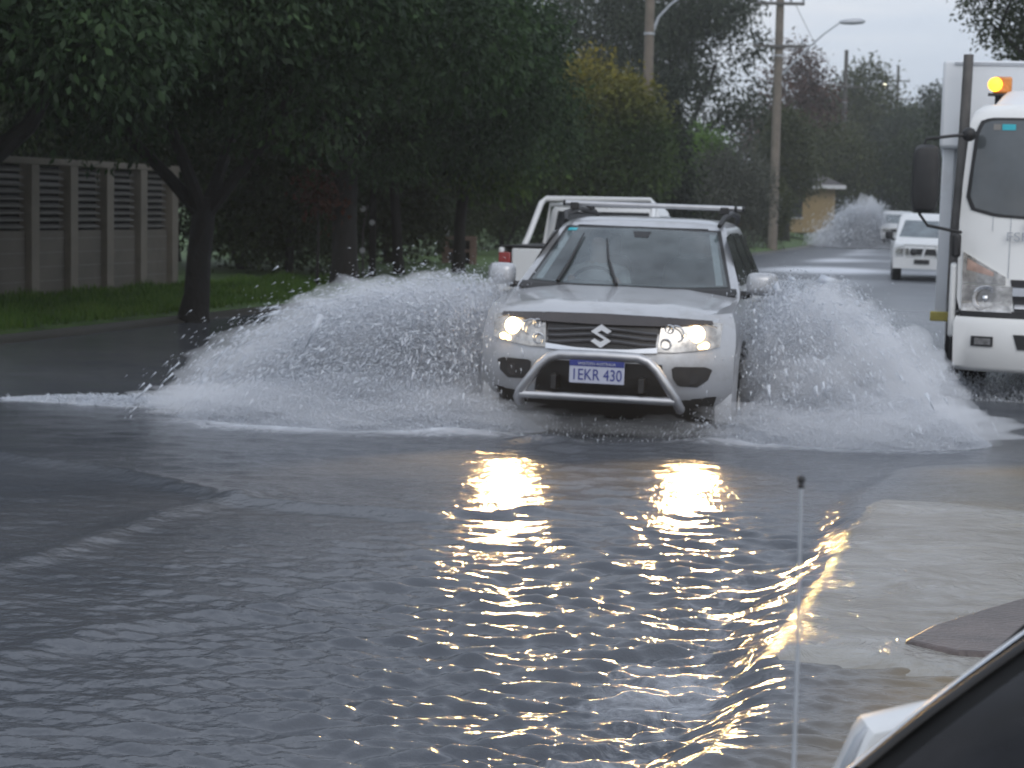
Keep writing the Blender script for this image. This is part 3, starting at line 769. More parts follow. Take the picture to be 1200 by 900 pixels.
    mb = MB(); mb.tube([(-0.53, yb, 0.455), (0.53, yb, 0.455)], 0.028, 12); mb.build('nudge_bar_crosspiece', M['alloy'], root)
    mb = MB()
    for s in (-1, 1):
        mb = MB(); mb.box((s * 0.30, 0.0, 0.55), (0.04, 0.22, 0.10)); mb.build('bar_bracket', M['black'], root, bevel=0.005)
    # number plate
    px = 0.0; pz = 0.628; py = yb - 0.045
    mb = MB(); mb.box((px, py, pz), (0.375, 0.012, 0.150)); pl = mb.build('number_plate', M['plate'], root, bevel=0.008)
    mb = MB(); mb.box((px, py - 0.006, pz + 0.062), (0.372, 0.006, 0.040)); mb.build('plate_band', M['blue'], pl)
    text('1EKR 430', 0.108, M['blue'], pl, (px, py - 0.0085, pz - 0.018), 'plate_number', sx=0.80)
    text('WESTERN AUSTRALIA', 0.026, M['plate'], pl, (px, py - 0.012, pz + 0.060), 'plate_state')
    mirror(root, -0.985, 1.42, 1.215, 0.215, 0.165, 'silver'); mirror(root, 0.985, 1.42, 1.215, 0.235, 0.17, 'silver')
    # wipers, leaning as in the wet
    for pts in ([(-0.52, 1.172), (-0.50, 1.23), (-0.47, 1.33), (-0.43, 1.52)], [(0.05 - 0.12, 1.165), (-0.12, 1.24), (-0.18, 1.34), (-0.235, 1.49)]):
        mb = MB(); f = wsf(0.03); mb.tube([f(x, z) for x, z in pts], [0.014, 0.016, 0.011, 0.006], 6)
        mb.build('wiper', M['black'], root)
    mb = MB(); f = wsf(0.012); mb.patch([(-0.05, 1.56), (0.09, 1.56)], [(-0.03, 1.515), (0.07, 1.515)], f, 6, 3, 0.0); mb.build('rear_view_mirror', M['black'], root)
    for x in (-0.79, 0.79):
        for y in (0.86, 3.5): wheel(root, x, y, 0.34, 0.22)
    return root, cab
suv, _ = silver_suv()
suv.location = (SUVP.x, SUVP.y, -0.175)
SUV_RZ -= R(0.8)
suv.rotation_euler = (0, R(0.9), SUV_RZ)
for s in (-1, 1):
    ld = bpy.data.lights.new('headlight_beam', 'SPOT'); ld.energy = 420; ld.color = (1.0, 0.62, 0.25); ld.shadow_soft_size = 0.062; ld.spot_size = R(62); ld.spot_blend = 0.7
    lo = bpy.data.objects.new('headlight_beam', ld); COL.objects.link(lo); lo.parent = suv
    lo.location = (s * 0.635, 0.015, 0.905); lo.rotation_euler = (R(90 - 7), 0, 0); lo.rotation_euler = Vector((0, -1, -0.10)).to_track_quat('-Z', 'Y').to_euler()

# ---------------- its driver
def driver():
    o = thing('person', 'driver in a pale shirt at the wheel behind the silver car windscreen', 'person', suv.location)
    o.rotation_euler = suv.rotation_euler
    x = -0.36
    J = [((x, 2.28, .82), .15), ((x, 2.30, 1.00), .145), ((x, 2.27, 1.18), .16), ((x, 2.25, 1.30), .07), ((x, 2.22, 1.37), .075), ((x, 2.21, 1.46), .092), ((x, 2.22, 1.53), .07),
         ((x - .20, 2.25, 1.22), .065), ((x - .25, 2.10, 1.04), .05), ((x - .17, 1.98, 1.16), .036), ((x + .20, 2.25, 1.22), .065), ((x + .25, 2.10, 1.04), .05), ((x + .17, 1.98, 1.16), .036),
         ((x - .11, 2.05, .80), .085), ((x - .12, 1.72, .88), .07), ((x + .11, 2.05, .80), .085), ((x + .12, 1.72, .88), .07), ((x - .18, 1.955, 1.20), .026), ((x + .18, 1.955, 1.20), .026), ((x, 2.125, 1.445), .02)]
    E = [(0, 1), (1, 2), (2, 3), (3, 4), (4, 5), (5, 6), (2, 7), (7, 8), (8, 9), (2, 10), (10, 11), (11, 12), (0, 13), (13, 14), (0, 15), (15, 16), (9, 17), (12, 18), (5, 19)]
    me = bpy.data.meshes.new('body'); me.from_pydata([j[0] for j in J], E, []); tmp = bpy.data.objects.new('tmp', me); COL.objects.link(tmp)
    tmp.modifiers.new('skin', 'SKIN'); sb = tmp.modifiers.new('sub', 'SUBSURF'); sb.levels = 2; sb.render_levels = 2
    for v, j in zip(me.skin_vertices[0].data, J): v.radius = (j[1], j[1])
    me.skin_vertices[0].data[0].use_root = True
    dg = bpy.context.evaluated_depsgraph_get(); bm_ = bpy.data.meshes.new_from_object(tmp.evaluated_get(dg)); bpy.data.objects.remove(tmp)
    bm_.materials.clear(); bm_.materials.append(mat('skin', (0.48, 0.32, 0.25), 0.5)); bm_.materials.append(mat('pale_shirt', (0.55, 0.56, 0.60), 0.8))
    for p in bm_.polygons:
        c = p.center; p.material_index = 1 if c.z < 1.30 and not (c.y < 2.06 and c.z > 1.08) else 0
        p.use_smooth = True
    link('body', bm_, None, o)
    mb = MB(); mb.ball((x, 2.245, 1.505), (.095, .10, .085), 16, 10); mb.build('hair', M['under'], o)
    return o
driver()
# ---------------- the white truck
TRD = 16.6
TP = at(1126, 405, TRD)
TRZ = YAW - math.atan((1110 - 600) / FPX)
def white_truck():
    root = thing('truck', 'white delivery truck with amber beacon standing nose-on at the right kerb', 'truck')
    P = M['truckwhite']; W2 = 1.14
    def yt(x, z):
        return 0.05 + 0.16 * abs(x / W2) ** 4 + 0.16 * max(0, (z - 1.6)) ** 1.3 - 0.03 * max(0, min(1, (0.95 - z) / 0.05))
    def tf(off): return lambda x, z: (x, yt(x, z) - off, z)
    def ring(z, hw, back=1.75, dy=0.0):
        return outline(hw, yt(0, z) + dy, back, 0.16, z, 0.10, None, 4.0)
    mb = MB(); mb.loft([ring(0.90, 1.10), ring(1.0, 1.13), ring(1.65, 1.14), ring(2.0, 1.125), ring(2.48, 1.09, 1.72), ring(2.58, 1.06, 1.70), ring(2.64, 0.98, 1.65, 0.06), ring(2.66, 0.85, 1.5, 0.2)])
    mb.build('cab', P, root, ang=45)
    # bumper
    mb = MB(); mb.loft([outline(1.10, 0.02, 1.2, 0.17, 0.40, 0.1, None, 4), outline(1.14, -0.02, 1.2, 0.17, 0.44, 0.1, None, 4), outline(1.15, -0.03, 1.2, 0.17, 0.80, 0.1, None, 4), outline(1.13, -0.01, 1.2, 0.17, 0.855, 0.1, None, 4)])
    bu = mb.build('bumper', P, root, ang=50)
    for s in (-1, 1):
        mb = MB(); mb.patch([(s * 0.82, 0.70), (s * 1.0, 0.70)], [(s * 0.82, 0.615), (s * 1.0, 0.615)], lambda x, z: (x, -0.036 + 0.17 * abs(x / 1.15) ** 4, z), 8, 3, 0.0); fo = mb.build('fog_lamp_recess', M['black'], bu)
        mb = MB(); mb.patch([(s * 0.84, 0.685), (s * 0.97, 0.685)], [(s * 0.84, 0.63), (s * 0.97, 0.63)], lambda x, z: (x, -0.042 + 0.17 * abs(x / 1.15) ** 4, z), 6, 3); mb.build('fog_lamp', M['lens'], fo)
    mb = MB(); mb.patch([(-0.66, 0.725), (0.66, 0.725)], [(-0.62, 0.60), (0.62, 0.60)], lambda x, z: (x, -0.036 + 0.17 * abs(x / 1.15) ** 4, z), 12, 3); mb.build('bumper_intake', M['black'], bu)
    mb = MB(); mb.patch([(-0.50, 0.54), (0.50, 0.54)], [(-0.5, 0.515), (0.5, 0.515)], lambda x, z: (x, -0.036 + 0.17 * abs(x / 1.15) ** 4, z), 12, 2); mb.build('bumper_slot', M['black'], bu)
    mb = MB(); mb.patch([(-1.10, 0.915), (1.10, 0.915)], [(-1.10, 0.85), (1.10, 0.85)], tf(0.004), 30, 2, 0.02); mb.build('gap_strip', M['black'], root)
    # grille
    mb = MB(); mb.patch([(-0.70, 1.18), (0.70, 1.18)], [(-0.66, 0.91), (0.66, 0.91)], tf(0.012), 20, 5, 0.02); gr = mb.build('grille', M['grille'], root)
    mb = MB(); mb.patch([(-0.68, 1.115), (0.68, 1.115)], [(-0.68, 1.045), (0.68, 1.045)], tf(0.045), 20, 3, 0.03); mb.build('grille_bar', M['chrome'], gr)
    mb = MB(); mb.patch([(-0.66, 0.975), (0.66, 0.975)], [(-0.66, 0.94), (0.66, 0.94)], tf(0.04), 20, 3, 0.02); mb.build('grille_bar', M['alloy'], gr)
    for s in (-1, 1):
        mb = MB(); mb.patch([(s * 1.095, 1.40), (s * 0.74, 1.20)], [(s * 1.095, 1.135), (s * 0.74, 1.135)], tf(0.012), 14, 6, 0.02); ind = mb.build('indicator', M['lens'], root)
        mb = MB(); mb.patch([(s * 1.06, 1.345), (s * 0.84, 1.235)], [(s * 1.06, 1.25), (s * 0.84, 1.20)], tf(0.017), 8, 3); mb.build('amber_insert', M['amberlens'], ind)
        mb = MB(); mb.patch([(s * 1.08, 1.17), (s * 0.75, 1.17)], [(s * 1.08, 1.145), (s * 0.75, 1.145)], tf(0.016), 10, 2); mb.build('side_light', M['lens'], ind)
        mb = MB(); mb.patch([(s * 1.095, 1.125), (s * 0.68, 1.125)], [(s * 1.09, 0.905), (s * 0.68, 0.905)], tf(0.012), 14, 5, 0.02); hl = mb.build('headlight', M['lens'], root)
        mb = MB()
        for rr in (0.10, 0.085): mb.tube([(s * 0.90 + rr * math.cos(t), yt(.9, 1.02) - 0.02, 1.015 + rr * math.sin(t)) for t in np.linspace(0, 2 * math.pi, 26)], 0.009, 6, False)
        mb.ball((s * 0.90, yt(.9, 1.02) - 0.012, 1.015), (0.03, 0.02, 0.03)); mb.build('reflector', M['chrome'], hl)
        # corner panel, side steps and guards
        mb = MB(); mb.box((s * 1.165, 0.62, 0.98), (0.06, 0.75, 0.62)); mb.build('corner_guard', P, root, bevel=0.025)
        mb = MB(); mb.box((s * 1.12, 0.75, 0.55), (0.10, 0.8, 0.22)); mb.build('step', M['black'], root, bevel=0.02)
        # seams
        mb = MB(); mb.patch([(s * 0.725, 1.70), (s * 0.719, 1.70)], [(s * 0.725, 1.19), (s * 0.719, 1.19)], tf(0.003), 1, 10); mb.patch([(s * 0.87, 1.78), (s * 0.865, 1.78)], [(s * 0.87, 1.58), (s * 0.865, 1.58)], tf(0.003), 1, 10); mb.build('panel_seam', M['galv'], root)
        for x0, x1 in [(0.0, 0.0)]:
            mb = MB(); mb.patch([(0.55, 2.40), (1.25, 2.40)], [(0.45, 1.68), (1.25, 1.60)], lambda y, z: (s * (1.145 - 0.0615 * max(0, z - 1.65) / 0.83 + 0.003), y, z), 8, 6); mb.build('side_window', M['darkglass'], root)
    # windscreen
    wa = [(-1.045, 2.40), (-1.01, 2.50), (-0.93, 2.53), (0.93, 2.53), (1.01, 2.50), (1.045, 2.40)]
    wb_ = [(-1.095, 1.86), (-1.05, 1.75), (-0.86, 1.70), (-0.4, 1.675), (0.4, 1.675), (0.86, 1.70), (1.05, 1.75), (1.095, 1.86)]
    mb = MB(); mb.patch(wa, wb_, tf(0.005), 40, 16); mb.build('windscreen_seal', M['black'], root)
    sc = lambda pl: [(x * 0.972, 2.11 + (z - 2.11) * 0.945) for x, z in pl]
    mb = MB(); mb.patch(sc(wa), sc(wb_), tf(0.011), 40, 16); ws = mb.build('windscreen', M['truckscreen'], root)
    for x0, x1 in ((-0.90, -0.83), (-0.83, -0.71)):
        mb = MB(); mb.patch([(x0, 2.475), (x1 - 0.01, 2.475)], [(x0, 2.425), (x1 - 0.01, 2.425)], tf(0.015), 3, 2); mb.build('sticker', M['cyan'] if x0 > -0.85 else M['louvre'], ws)
    mb = MB(); mb.patch([(-0.56, 1.79), (-0.47, 1.795)], [(-0.56, 1.765), (-0.48, 1.77)], tf(0.013), 3, 1); mb.build('sticker', M['fascia'], ws)
    for s0 in (-0.52, 0.25):
        mb = MB(); f = tf(0.05); mb.tube([f(s0 - 0.05, 1.645), f(s0 + 0.05, 1.68), f(s0 + 0.30, 1.76), f(s0 + 0.62, 1.80)], [0.022, 0.02, 0.012, 0.008], 6); mb.ball(f(s0 - 0.05, 1.64), 0.04); mb.build('wiper', M['black'], root)
    text('FSR', 0.105, M['galv'], root, (-0.66, yt(0, 1.54) - 0.012, 1.535), 'lettering', extrude=0.004, sx=1.25)
    # roof deflector and beacon
    mb = MB(); mb.loft([[(-0.92, 0.55, 2.62), (0.92, 0.55, 2.62), (0.92, 1.6, 2.62), (-0.92, 1.6, 2.62)], [(-0.78, 0.95, 2.80), (0.78, 0.95, 2.80), (0.78, 1.6, 2.82), (-0.78, 1.6, 2.82)]]); mb.build('roof_deflector', M['boxwhite'], root, bevel=0.03)
    mb = MB(); mb.cyl((-0.86, 1.0, 2.66), (-0.86, 1.0, 2.76), 0.03); mb.box((-0.85, 1.0, 2.765), (0.20, 0.16, 0.02)); bs = mb.build('beacon_base', M['black'], root)
    mb = MB(); mb.box((-0.83, 1.0, 2.845), (0.16, 0.14, 0.15)); mb.build('beacon_housing', M['beaconside'], bs, bevel=0.02)
    mb = MB(); mb.ball((-0.895, 0.925, 2.85), (0.062, 0.045, 0.062), 18, 12); mb.build('beacon_lamp', M['beacon'], bs)
    # exhaust stack, mirrors
    mb = MB(); mb.tube([(-1.17, 1.50, 0.9), (-1.165, 1.50, 1.6), (-1.14, 1.50, 2.2), (-1.13, 1.50, 3.15)], [0.045, 0.05, 0.048, 0.045], 14); mb.build('exhaust_stack', mat('exhaust_grey', (0.12, 0.115, 0.11), 0.6, 0.3, 0.25, 6), root)
    mb = MB()
    prof = []
    for dy, k in [(-0.10, 0.70), (-0.085, 0.90), (-0.03, 1.0), (0.05, 0.98), (0.06, 0.9)]:
        rg = []
        for i in range(28):
            a = 2 * math.pi * i / 28; ca, sa = math.cos(a), math.sin(a)
            rg.append((-1.435 + math.copysign(abs(ca) ** .5, ca) * 0.115 * k, 0.02 + dy, 2.0 + math.copysign(abs(sa) ** .42, sa) * 0.285 * k))
        prof.append(rg)
    mb.loft(prof); mi = mb.build('mirror', M['black'], root)
    mb = MB(); mb.tube([(-1.08, 0.12, 2.38), (-1.25, 0.05, 2.36), (-1.45, 0.04, 2.33), (-1.47, 0.04, 2.2), (-1.47, 0.04, 1.7), (-1.40, 0.05, 1.61), (-1.12, 0.14, 1.56)], 0.014, 8); mb.ball((-1.10, 0.12, 2.38), 0.06); mb.build('mirror_arm', M['black'], mi)
    mb = MB(); mb.box((-1.155, 0.02, 1.45), (0.075, 0.06, 0.20)); mb.build('kerb_mirror', M['black'], root, bevel=0.025)
    for k in (mi,):
        c = copy_tree(k, root); c.scale = (-1, 1, 1)
    # box body
    mb = MB(); mb.box((-0.02, 5.0, 2.72), (2.66, 6.5, 0.80)); bx = mb.build('box_body', M['boxwhite'], root, bevel=0.03)
    mb = MB(); mb.box((0.0, 5.1, 1.72), (2.42, 6.3, 1.20)); mb.build('box_lower', M['boxwhite'], bx, bevel=0.02)
    mb = MB()
    for s in (-1, 1):
        mb = MB(); mb.box((s * 1.265, 1.92, 1.55), (0.11, 0.06, 1.53)); po = mb.build('corner_post', M['boxwhite'], bx, bevel=0.01)
        mb = MB(); mb.box((s * 1.275, 1.90, 0.76), (0.17, 0.05, 0.09)); mb.build('yellow_marker', M['yellow'], po, bevel=0.01)
    mb = MB(); mb.patch([(-1.25, 3.10), (1.25, 3.10)], [(-1.25, 3.075), (1.25, 3.075)], lambda x, z: (x, 1.735, z), 2, 1, 0.02); mb.build('top_rail', M['galv'], bx)
    mb = MB(); mb.box((0, 4.0, 0.72), (0.9, 7.4, 0.22)); mb.box((0, 0.9, 0.62), (1.7, 1.4, 0.4)); mb.build('chassis', M['under'], root)
    for x in (-0.98, 0.98):
        wheel(root, x, 1.05, 0.46, 0.26, m='truckwhite'); wheel(root, x, 5.9, 0.46, 0.46, m='truckwhite')
    return root
truck = white_truck()
truck.rotation_euler = (0, R(0.6), TRZ)
_off = Matrix.Rotation(TRZ, 3, 'Z') @ Vector((-1.145, 0.14, 0))
truck.location = (TP.x - _off.x - 0.075, TP.y - _off.y, -0.15)

# ---------------- utes (pick-ups)
def ute(label, group, bullbar=False, sportsbar=True, lights=False):
    """local front is -y; length 5 m, tray at the back"""
    root = thing('ute', label, 'ute', group=group)
    P = M['white']
    mb = MB(); mb.loft([outline(0.86, 0.08, 2.95, 0.25, 0.45, 0.05), outline(0.89, 0.0, 2.95, 0.25, 0.6, 0.05), outline(0.89, 0.02, 2.95, 0.25, 0.85, 0.05), outline(0.86, 0.10, 2.95, 0.25, 1.0, 0.05, lambda y: 0.10 * min(1, max(0, y / 1.2)))])
    mb.build('body', P, root)
    gl = [(1.05, 0.84, 0.98, 2.93, 0.1), (1.15, 0.82, 1.12, 2.92, 0.1), (1.66, 0.73, 1.85, 2.82, 0.12), (1.75, 0.66, 2.0, 2.75, 0.12), (1.78, 0.45, 2.2, 2.6, 0.1)]
    mb = MB(); mb.loft([outline(h, a, b, c, z, 0.12) for z, h, a, b, c in gl]); mb.build('cabin', P, root)
    def lerp(z, k): 
        a, b = gl[1], gl[2]; t = (z - a[0]) / (b[0] - a[0]); return a[k] + t * (b[k] - a[k])
    mb = MB(); mb.patch([(-0.60, 1.60), (0.60, 1.60)], [(-0.74, 1.19), (0.74, 1.19)], lambda x, z: (x, lerp(z, 2) + 0.11 * abs(x / lerp(z, 1)) ** 3 - 0.008, z), 14, 8); mb.build('windscreen', M['screen'], root)
    mb = MB(); mb.patch([(-0.62, 1.64), (0.62, 1.64)], [(-0.68, 1.22), (0.68, 1.22)], lambda x, z: (x, lerp(z, 3) + 0.006, z), 8, 6); mb.build('rear_window', M['darkglass'], root)
    for s in (-1, 1):
        mb = MB(); mb.patch([(1.85, 1.60), (2.70, 1.60)], [(1.45, 1.19), (2.75, 1.19)], lambda y, z: (s * (lerp(z, 1) + 0.006), y, z), 8, 6); mb.build('side_window', M['darkglass'], root)
        mirror(root, s * 0.98, 1.35, 1.22, 0.20, 0.20, 'white' if not bullbar else 'black')
        mb = MB(); mb.patch([(s * 0.50, 0.93), (s * 0.80, 0.92)], [(s * 0.50, 0.78), (s * 0.82, 0.80)], lambda x, z: (x, 0.0 + 0.25 * abs(x / .89) ** 3 - 0.0, z), 8, 4, -0.02); mb.build('headlight', M['lens'], root)
    mb = MB(); mb.patch([(-0.46, 0.93), (0.46, 0.93)], [(-0.44, 0.78), (0.44, 0.78)], lambda x, z: (x, 0.0 + 0.25 * abs(x / .89) ** 3, z), 8, 4, -0.015); mb.build('grille', M['grille'], root)
    # tray with tailgate
    mb = MB()
    for s in (-1, 1): mb.box((s * 0.865, 3.98, 0.90), (0.07, 2.0, 0.56))
    mb.box((0, 2.99, 0.90), (1.66, 0.05, 0.56)); mb.box((0, 3.98, 0.66), (1.66, 1.95, 0.06)); mb.build('tray', P, root, bevel=0.025)
    mb = MB(); mb.box((0, 4.97, 0.90), (1.45, 0.05, 0.54)); tg = mb.build('tailgate', P, root, bevel=0.02)
    mb = MB(); mb.box((0, 5.0, 1.0), (0.24, 0.03, 0.07)); mb.build('handle', M['black'], tg, bevel=0.008)
    for s in (-1, 1):
        mb = MB(); mb.box((s * 0.815, 4.975, 0.95), (0.15, 0.05, 0.34)); mb.build('tail_light', M['red'], root, bevel=0.012)
    mb = MB(); mb.box((0, 5.02, 0.52), (1.7, 0.10, 0.12)); mb.build('rear_bumper', M['black'], root, bevel=0.02)
    if sportsbar:
        mb = MB()
        mb.tube([(-0.84, 3.85, 1.18), (-0.80, 3.75, 1.32), (-0.76, 3.25, 1.74), (-0.70, 3.2, 1.80), (0.70, 3.2, 1.80), (0.76, 3.25, 1.74), (0.80, 3.75, 1.32), (0.84, 3.85, 1.18)], 0.04, 12)
        mb.build('sports_bar', M['white'], root, ang=60)
        mb = MB(); mb.tube([(-0.74, 3.1, 1.2), (-0.68, 3.05, 1.72), (0.68, 3.05, 1.72), (0.74, 3.1, 1.2)], 0.028, 10); mb.build('sports_bar_brace', M['white'], root, ang=60)
        mb = MB(); mb.box((0, 3.98, 1.195), (1.74, 1.95, 0.02)); mb.build('tray_cover', M['black'], root, bevel=0.008)
    if bullbar:
        mb = MB(); y = -0.18
        mb.tube([(-0.62, y, 0.55), (-0.62, y, 1.02), (0.62, y, 1.02), (0.62, y, 0.55)], 0.035, 10)
        mb.tube([(-0.85, y + 0.15, 0.62), (-0.85, y + 0.15, 0.92), (-0.62, y, 1.0)], 0.03); mb.tube([(0.85, y + 0.15, 0.62), (0.85, y + 0.15, 0.92), (0.62, y, 1.0)], 0.03)
        mb.tube([(-0.22, y, 0.6), (-0.12, y, 1.02)], 0.03); mb.tube([(0.22, y, 0.6), (0.12, y, 1.02)], 0.03); mb.box((0, y + 0.03, 0.58), (1.74, 0.12, 0.26))
        mb.build('bull_bar', P, root, ang=60)
        mb = MB(); mb.box((-0.2, y - 0.05, 0.62), (0.36, 0.01, 0.11)); mb.build('number_plate', M['black'], root)
        mb = MB(); mb.ball((0.28, y - 0.05, 0.80), (0.1, 0.05, 0.1)); mb.build('spot_lamp', M['grille'], root); mb = MB(); mb.ball((-0.40, y - 0.05, 0.85), (0.09, 0.05, 0.09)); mb.build('spot_lamp', M['grille'], root)
    for x in (-0.76, 0.76):
        for y in (0.9, 3.95): wheel(root, x, y, 0.36, 0.22)
    return root
UG = 'white utes on the flooded road'
u1 = ute('white ute with silver sports bar seen from behind, half hidden by the silver car', UG, False, True)
p = spot(667, 24.2)
u1.rotation_euler = (0, 0, R(180) + YAW - math.atan(560 / FPX))
o_ = Matrix.Rotation(u1.rotation_euler.z, 3, 'Z') @ Vector((0, 5.0, 0))
u1.location = (p.x - o_.x, p.y - o_.y, -0.12)
u2 = ute('white ute with white bull bar coming through the water beside the truck', UG, True, False)
p = spot(1091, 47)
u2.rotation_euler = (0, R(1), YAW - math.atan(420 / FPX)); u2.location = (p.x, p.y, -0.16)
u3 = ute('small distant white ute throwing up a tall plume of spray', UG, False, False)
p = spot(1055, 92)
u3.rotation_euler = (0, R(1), YAW - math.atan(300 / FPX)); u3.location = (p.x, p.y, 0.0)

# ---------------- the parked white car at the lower right, only its pillar and mirror in the picture
def parked_car():
    root = thing('car', 'white car parked at the lower right corner with dark windscreen and thin whip aerial', 'car')
    P = M['white']
    lev = [(0.22, 0.80, 0.10), (0.35, 0.85, 0.02), (0.55, 0.86, 0.0), (0.68, 0.85, 0.06), (0.76, 0.80, 0.14)]
    mb = MB(); mb.loft([outline(h, y0, 4.3, 0.35, z, 0.3, (lambda zz: (lambda y: 0.16 * min(1, max(0, (y - 0.1) / 1.1)) * max(0, (zz - 0.55) / 0.21)))(z)) for z, h, y0 in lev]); mb.build('body', P, root)
    g = []
    n, m_ = 24, 12
    for i in range(m_ + 1):
        for j in range(n + 1):
            u = -1 + 2 * j / n; v = i / m_
            y = 0.16 + 0.28 * abs(u) ** 3 + (1.22 - 0.16 - 0.28 * abs(u) ** 3) * v
            g.append((u * 0.76, y, 0.765 + 0.20 * v ** 0.8 - 0.05 * abs(u) ** 3))
    mb = MB(); w_ = n + 1; mb.add(g, [(i * w_ + j, i * w_ + j + 1, (i + 1) * w_ + j + 1, (i + 1) * w_ + j) for i in range(m_) for j in range(n)]); mb.build('bonnet', P, root)
    gl = [(0.86, 0.82, 1.06, 4.1, 0.12), (0.94, 0.80, 1.11, 4.0, 0.16), (0.98, 0.785, 1.155, 3.95, 0.19), (1.02, 0.77, 1.21, 3.9, 0.2), (1.06, 0.755, 1.275, 3.85, 0.21), (1.10, 0.74, 1.355, 3.75, 0.22), (1.16, 0.715, 1.49, 3.65, 0.22), (1.22, 0.685, 1.64, 3.55, 0.22), (1.33, 0.63, 1.90, 3.3, 0.22), (1.39, 0.58, 2.08, 3.1, 0.2), (1.42, 0.46, 2.25, 2.95, 0.16), (1.43, 0.3, 2.4, 2.8, 0.1)]
    def gx(z):
        for a, b in zip(gl[:-1], gl[1:]):
            if z <= b[0]:
                t = max(0, (z - a[0]) / (b[0] - a[0])); return [a[k] + t * (b[k] - a[k]) for k in range(5)]
        return list(gl[-1])
    mb = MB(); mb.loft([outline(h, y0, y1, bu, z, 0.25, None, 2.4) for z, h, y0, y1, bu in gl]); mb.build('cabin', P, root, ang=50)
    def wsf(off):
        def f(x, z):
            _, h, y0, _, bu = gx(z); return (x, y0 + bu * abs(x / h) ** 2.4 - off, z + off * 0.5)
        return f
    mb = MB(); mb.patch([(-0.605, 1.362), (0.605, 1.362)], [(-0.785, 0.965), (0.785, 0.965)], wsf(0.004), 30, 14); mb.build('windscreen_seal', M['matt'], root)
    mb = MB(); mb.patch([(-0.53, 1.325), (0.53, 1.325)], [(-0.70, 0.99), (0.70, 0.99)], wsf(0.010), 30, 14); mb.build('windscreen', M['parkedglass'], root)
    for s in (-1, 1):
        mb = MB(); f = wsf(0.012); mb.tube([f(s * (0.752 - 0.185 * t), 0.985 + 0.365 * t) for t in np.linspace(0, 1, 12)], 0.007, 8); mb.build('rubber_trim', M['black'], root)
        mb = MB(); f = wsf(0.004); mb.tube([f(s * (0.778 - 0.165 * t), 0.975 + 0.385 * t) for t in np.linspace(0, 1, 12)], 0.004, 8); mb.build('pillar_trim', M['chrome'], root)
    for x0 in (-0.35, 0.25):
        mb = MB(); f = wsf(0.03); mb.tube([f(x0, 0.98), f(x0 + 0.06, 1.0), f(x0 + 0.5, 1.04)], [0.014, 0.012, 0.007], 6); mb.build('wiper', M['black'], root)
    for s in (-1, 1):
        for a, b in [([(1.95, 1.34), (2.45, 1.37)], [(1.45, 1.0), (2.45, 1.0)]), ([(2.53, 1.37), (3.05, 1.33)], [(2.53, 1.0), (3.4, 1.02)])]:
            mb = MB(); mb.patch(a, b, lambda y, z: (s * (gx(z)[1] + 0.006), y, z), 10, 8); mb.build('side_window', M['darkglass'], root)
        mb = MB(); mb.patch([(s * 0.48, 0.70), (s * 0.80, 0.72)], [(s * 0.50, 0.58), (s * 0.82, 0.62)], lambda x, z: (x, 0.02 + 0.35 * abs(x / .86) ** 3 + 0.3 * max(0, z - .55) - 0.0, z), 8, 4, -0.02); mb.build('headlight', M['lens'], root)
        if s > 0: mirror(root, s * 0.93, 1.50, 0.965, 0.19, 0.13, 'white')
    mb = MB(); mb.patch([(-0.42, 0.70), (0.42, 0.70)], [(-0.42, 0.58), (0.42, 0.58)], lambda x, z: (x, 0.0 + 0.35 * abs(x / .86) ** 3 + 0.3 * max(0, z - .55), z), 8, 4, -0.02); mb.build('grille', M['grille'], root)
    for x in (-0.76, 0.76):
        for y in (0.85, 3.45): wheel(root, x, y, 0.31, 0.2)
    return root
pc = parked_car()
hd = math.radians(223)               # heading measured from camera right towards camera forward
fwd2 = Vector((-math.sin(YAW), math.cos(YAW), 0)); rt2 = Vector((math.cos(YAW), math.sin(YAW), 0))
head = rt2 * math.cos(hd) + fwd2 * math.sin(hd)
pc_rz = math.atan2(-head.x, head.y) + math.pi
pc_rz = math.atan2(head.y, head.x) + math.pi / 2
PB = at(1015, 880, 2.55)
ploc = Vector((-0.78, 1.375, 1.0))
pc.rotation_euler = (0, 0, pc_rz)
o_ = Matrix.Rotation(pc_rz, 3, 'Z') @ ploc
pc.location = (PB.x - o_.x, PB.y - o_.y, PB.z - ploc.z)
print('PARKED CAR z', pc.location, 'rz', math.degrees(pc_rz))
# its far door mirror: an angular white shell with a dark outer edge
iv_ = Matrix.LocRotScale(pc.location, pc.rotation_euler.to_quaternion(), None).inverted()
mo = iv_ @ at(1045, 872, 2.78); mx_ = (iv_.to_3x3() @ rt2).normalized(); my_ = (iv_.to_3x3() @ fwd2).normalized(); mz_ = Vector((0, 0, 1))
def mpt(x, y, z): return mo + mx_ * x + my_ * y + mz_ * z
rg = []
for dy, k in ((-0.030, 0.80), (-0.024, 0.90), (-0.012, 0.97), (0.02, 1.0), (0.055, 0.98), (0.06, 0.93)):
    rg.append([mpt(x * k, dy + 0.12 * max(0, -x), z * k) for x, z in ((-0.075, -0.06), (-0.062, -0.03), (-0.047, 0.010), (-0.036, 0.026), (-0.02, 0.031), (0.03, 0.045), (0.085, 0.058), (0.105, 0.05), (0.11, 0.0), (0.10, -0.06), (0.02, -0.075), (-0.05, -0.075))])
mb = MB(); mb.loft(rg); mi_ = mb.build('mirror', M['white'], pc, ang=25)
mb = MB(); mb.tube([mpt(-0.071, 0.0, -0.06), mpt(-0.060, -0.003, -0.03), mpt(-0.046, -0.006, 0.008), mpt(-0.036, -0.004, 0.024)], [0.009, 0.011, 0.009, 0.004], 8); mb.build('mirror_edge', M['galv'], mi_)
mb = MB(); mb.tube([mpt(-0.012, -0.028, 0.020), mpt(-0.004, -0.030, 0.006), mpt(0.004, -0.030, -0.016)], [0.003, 0.006, 0.003], 6); mb.build('indicator', M['lens'], mi_)
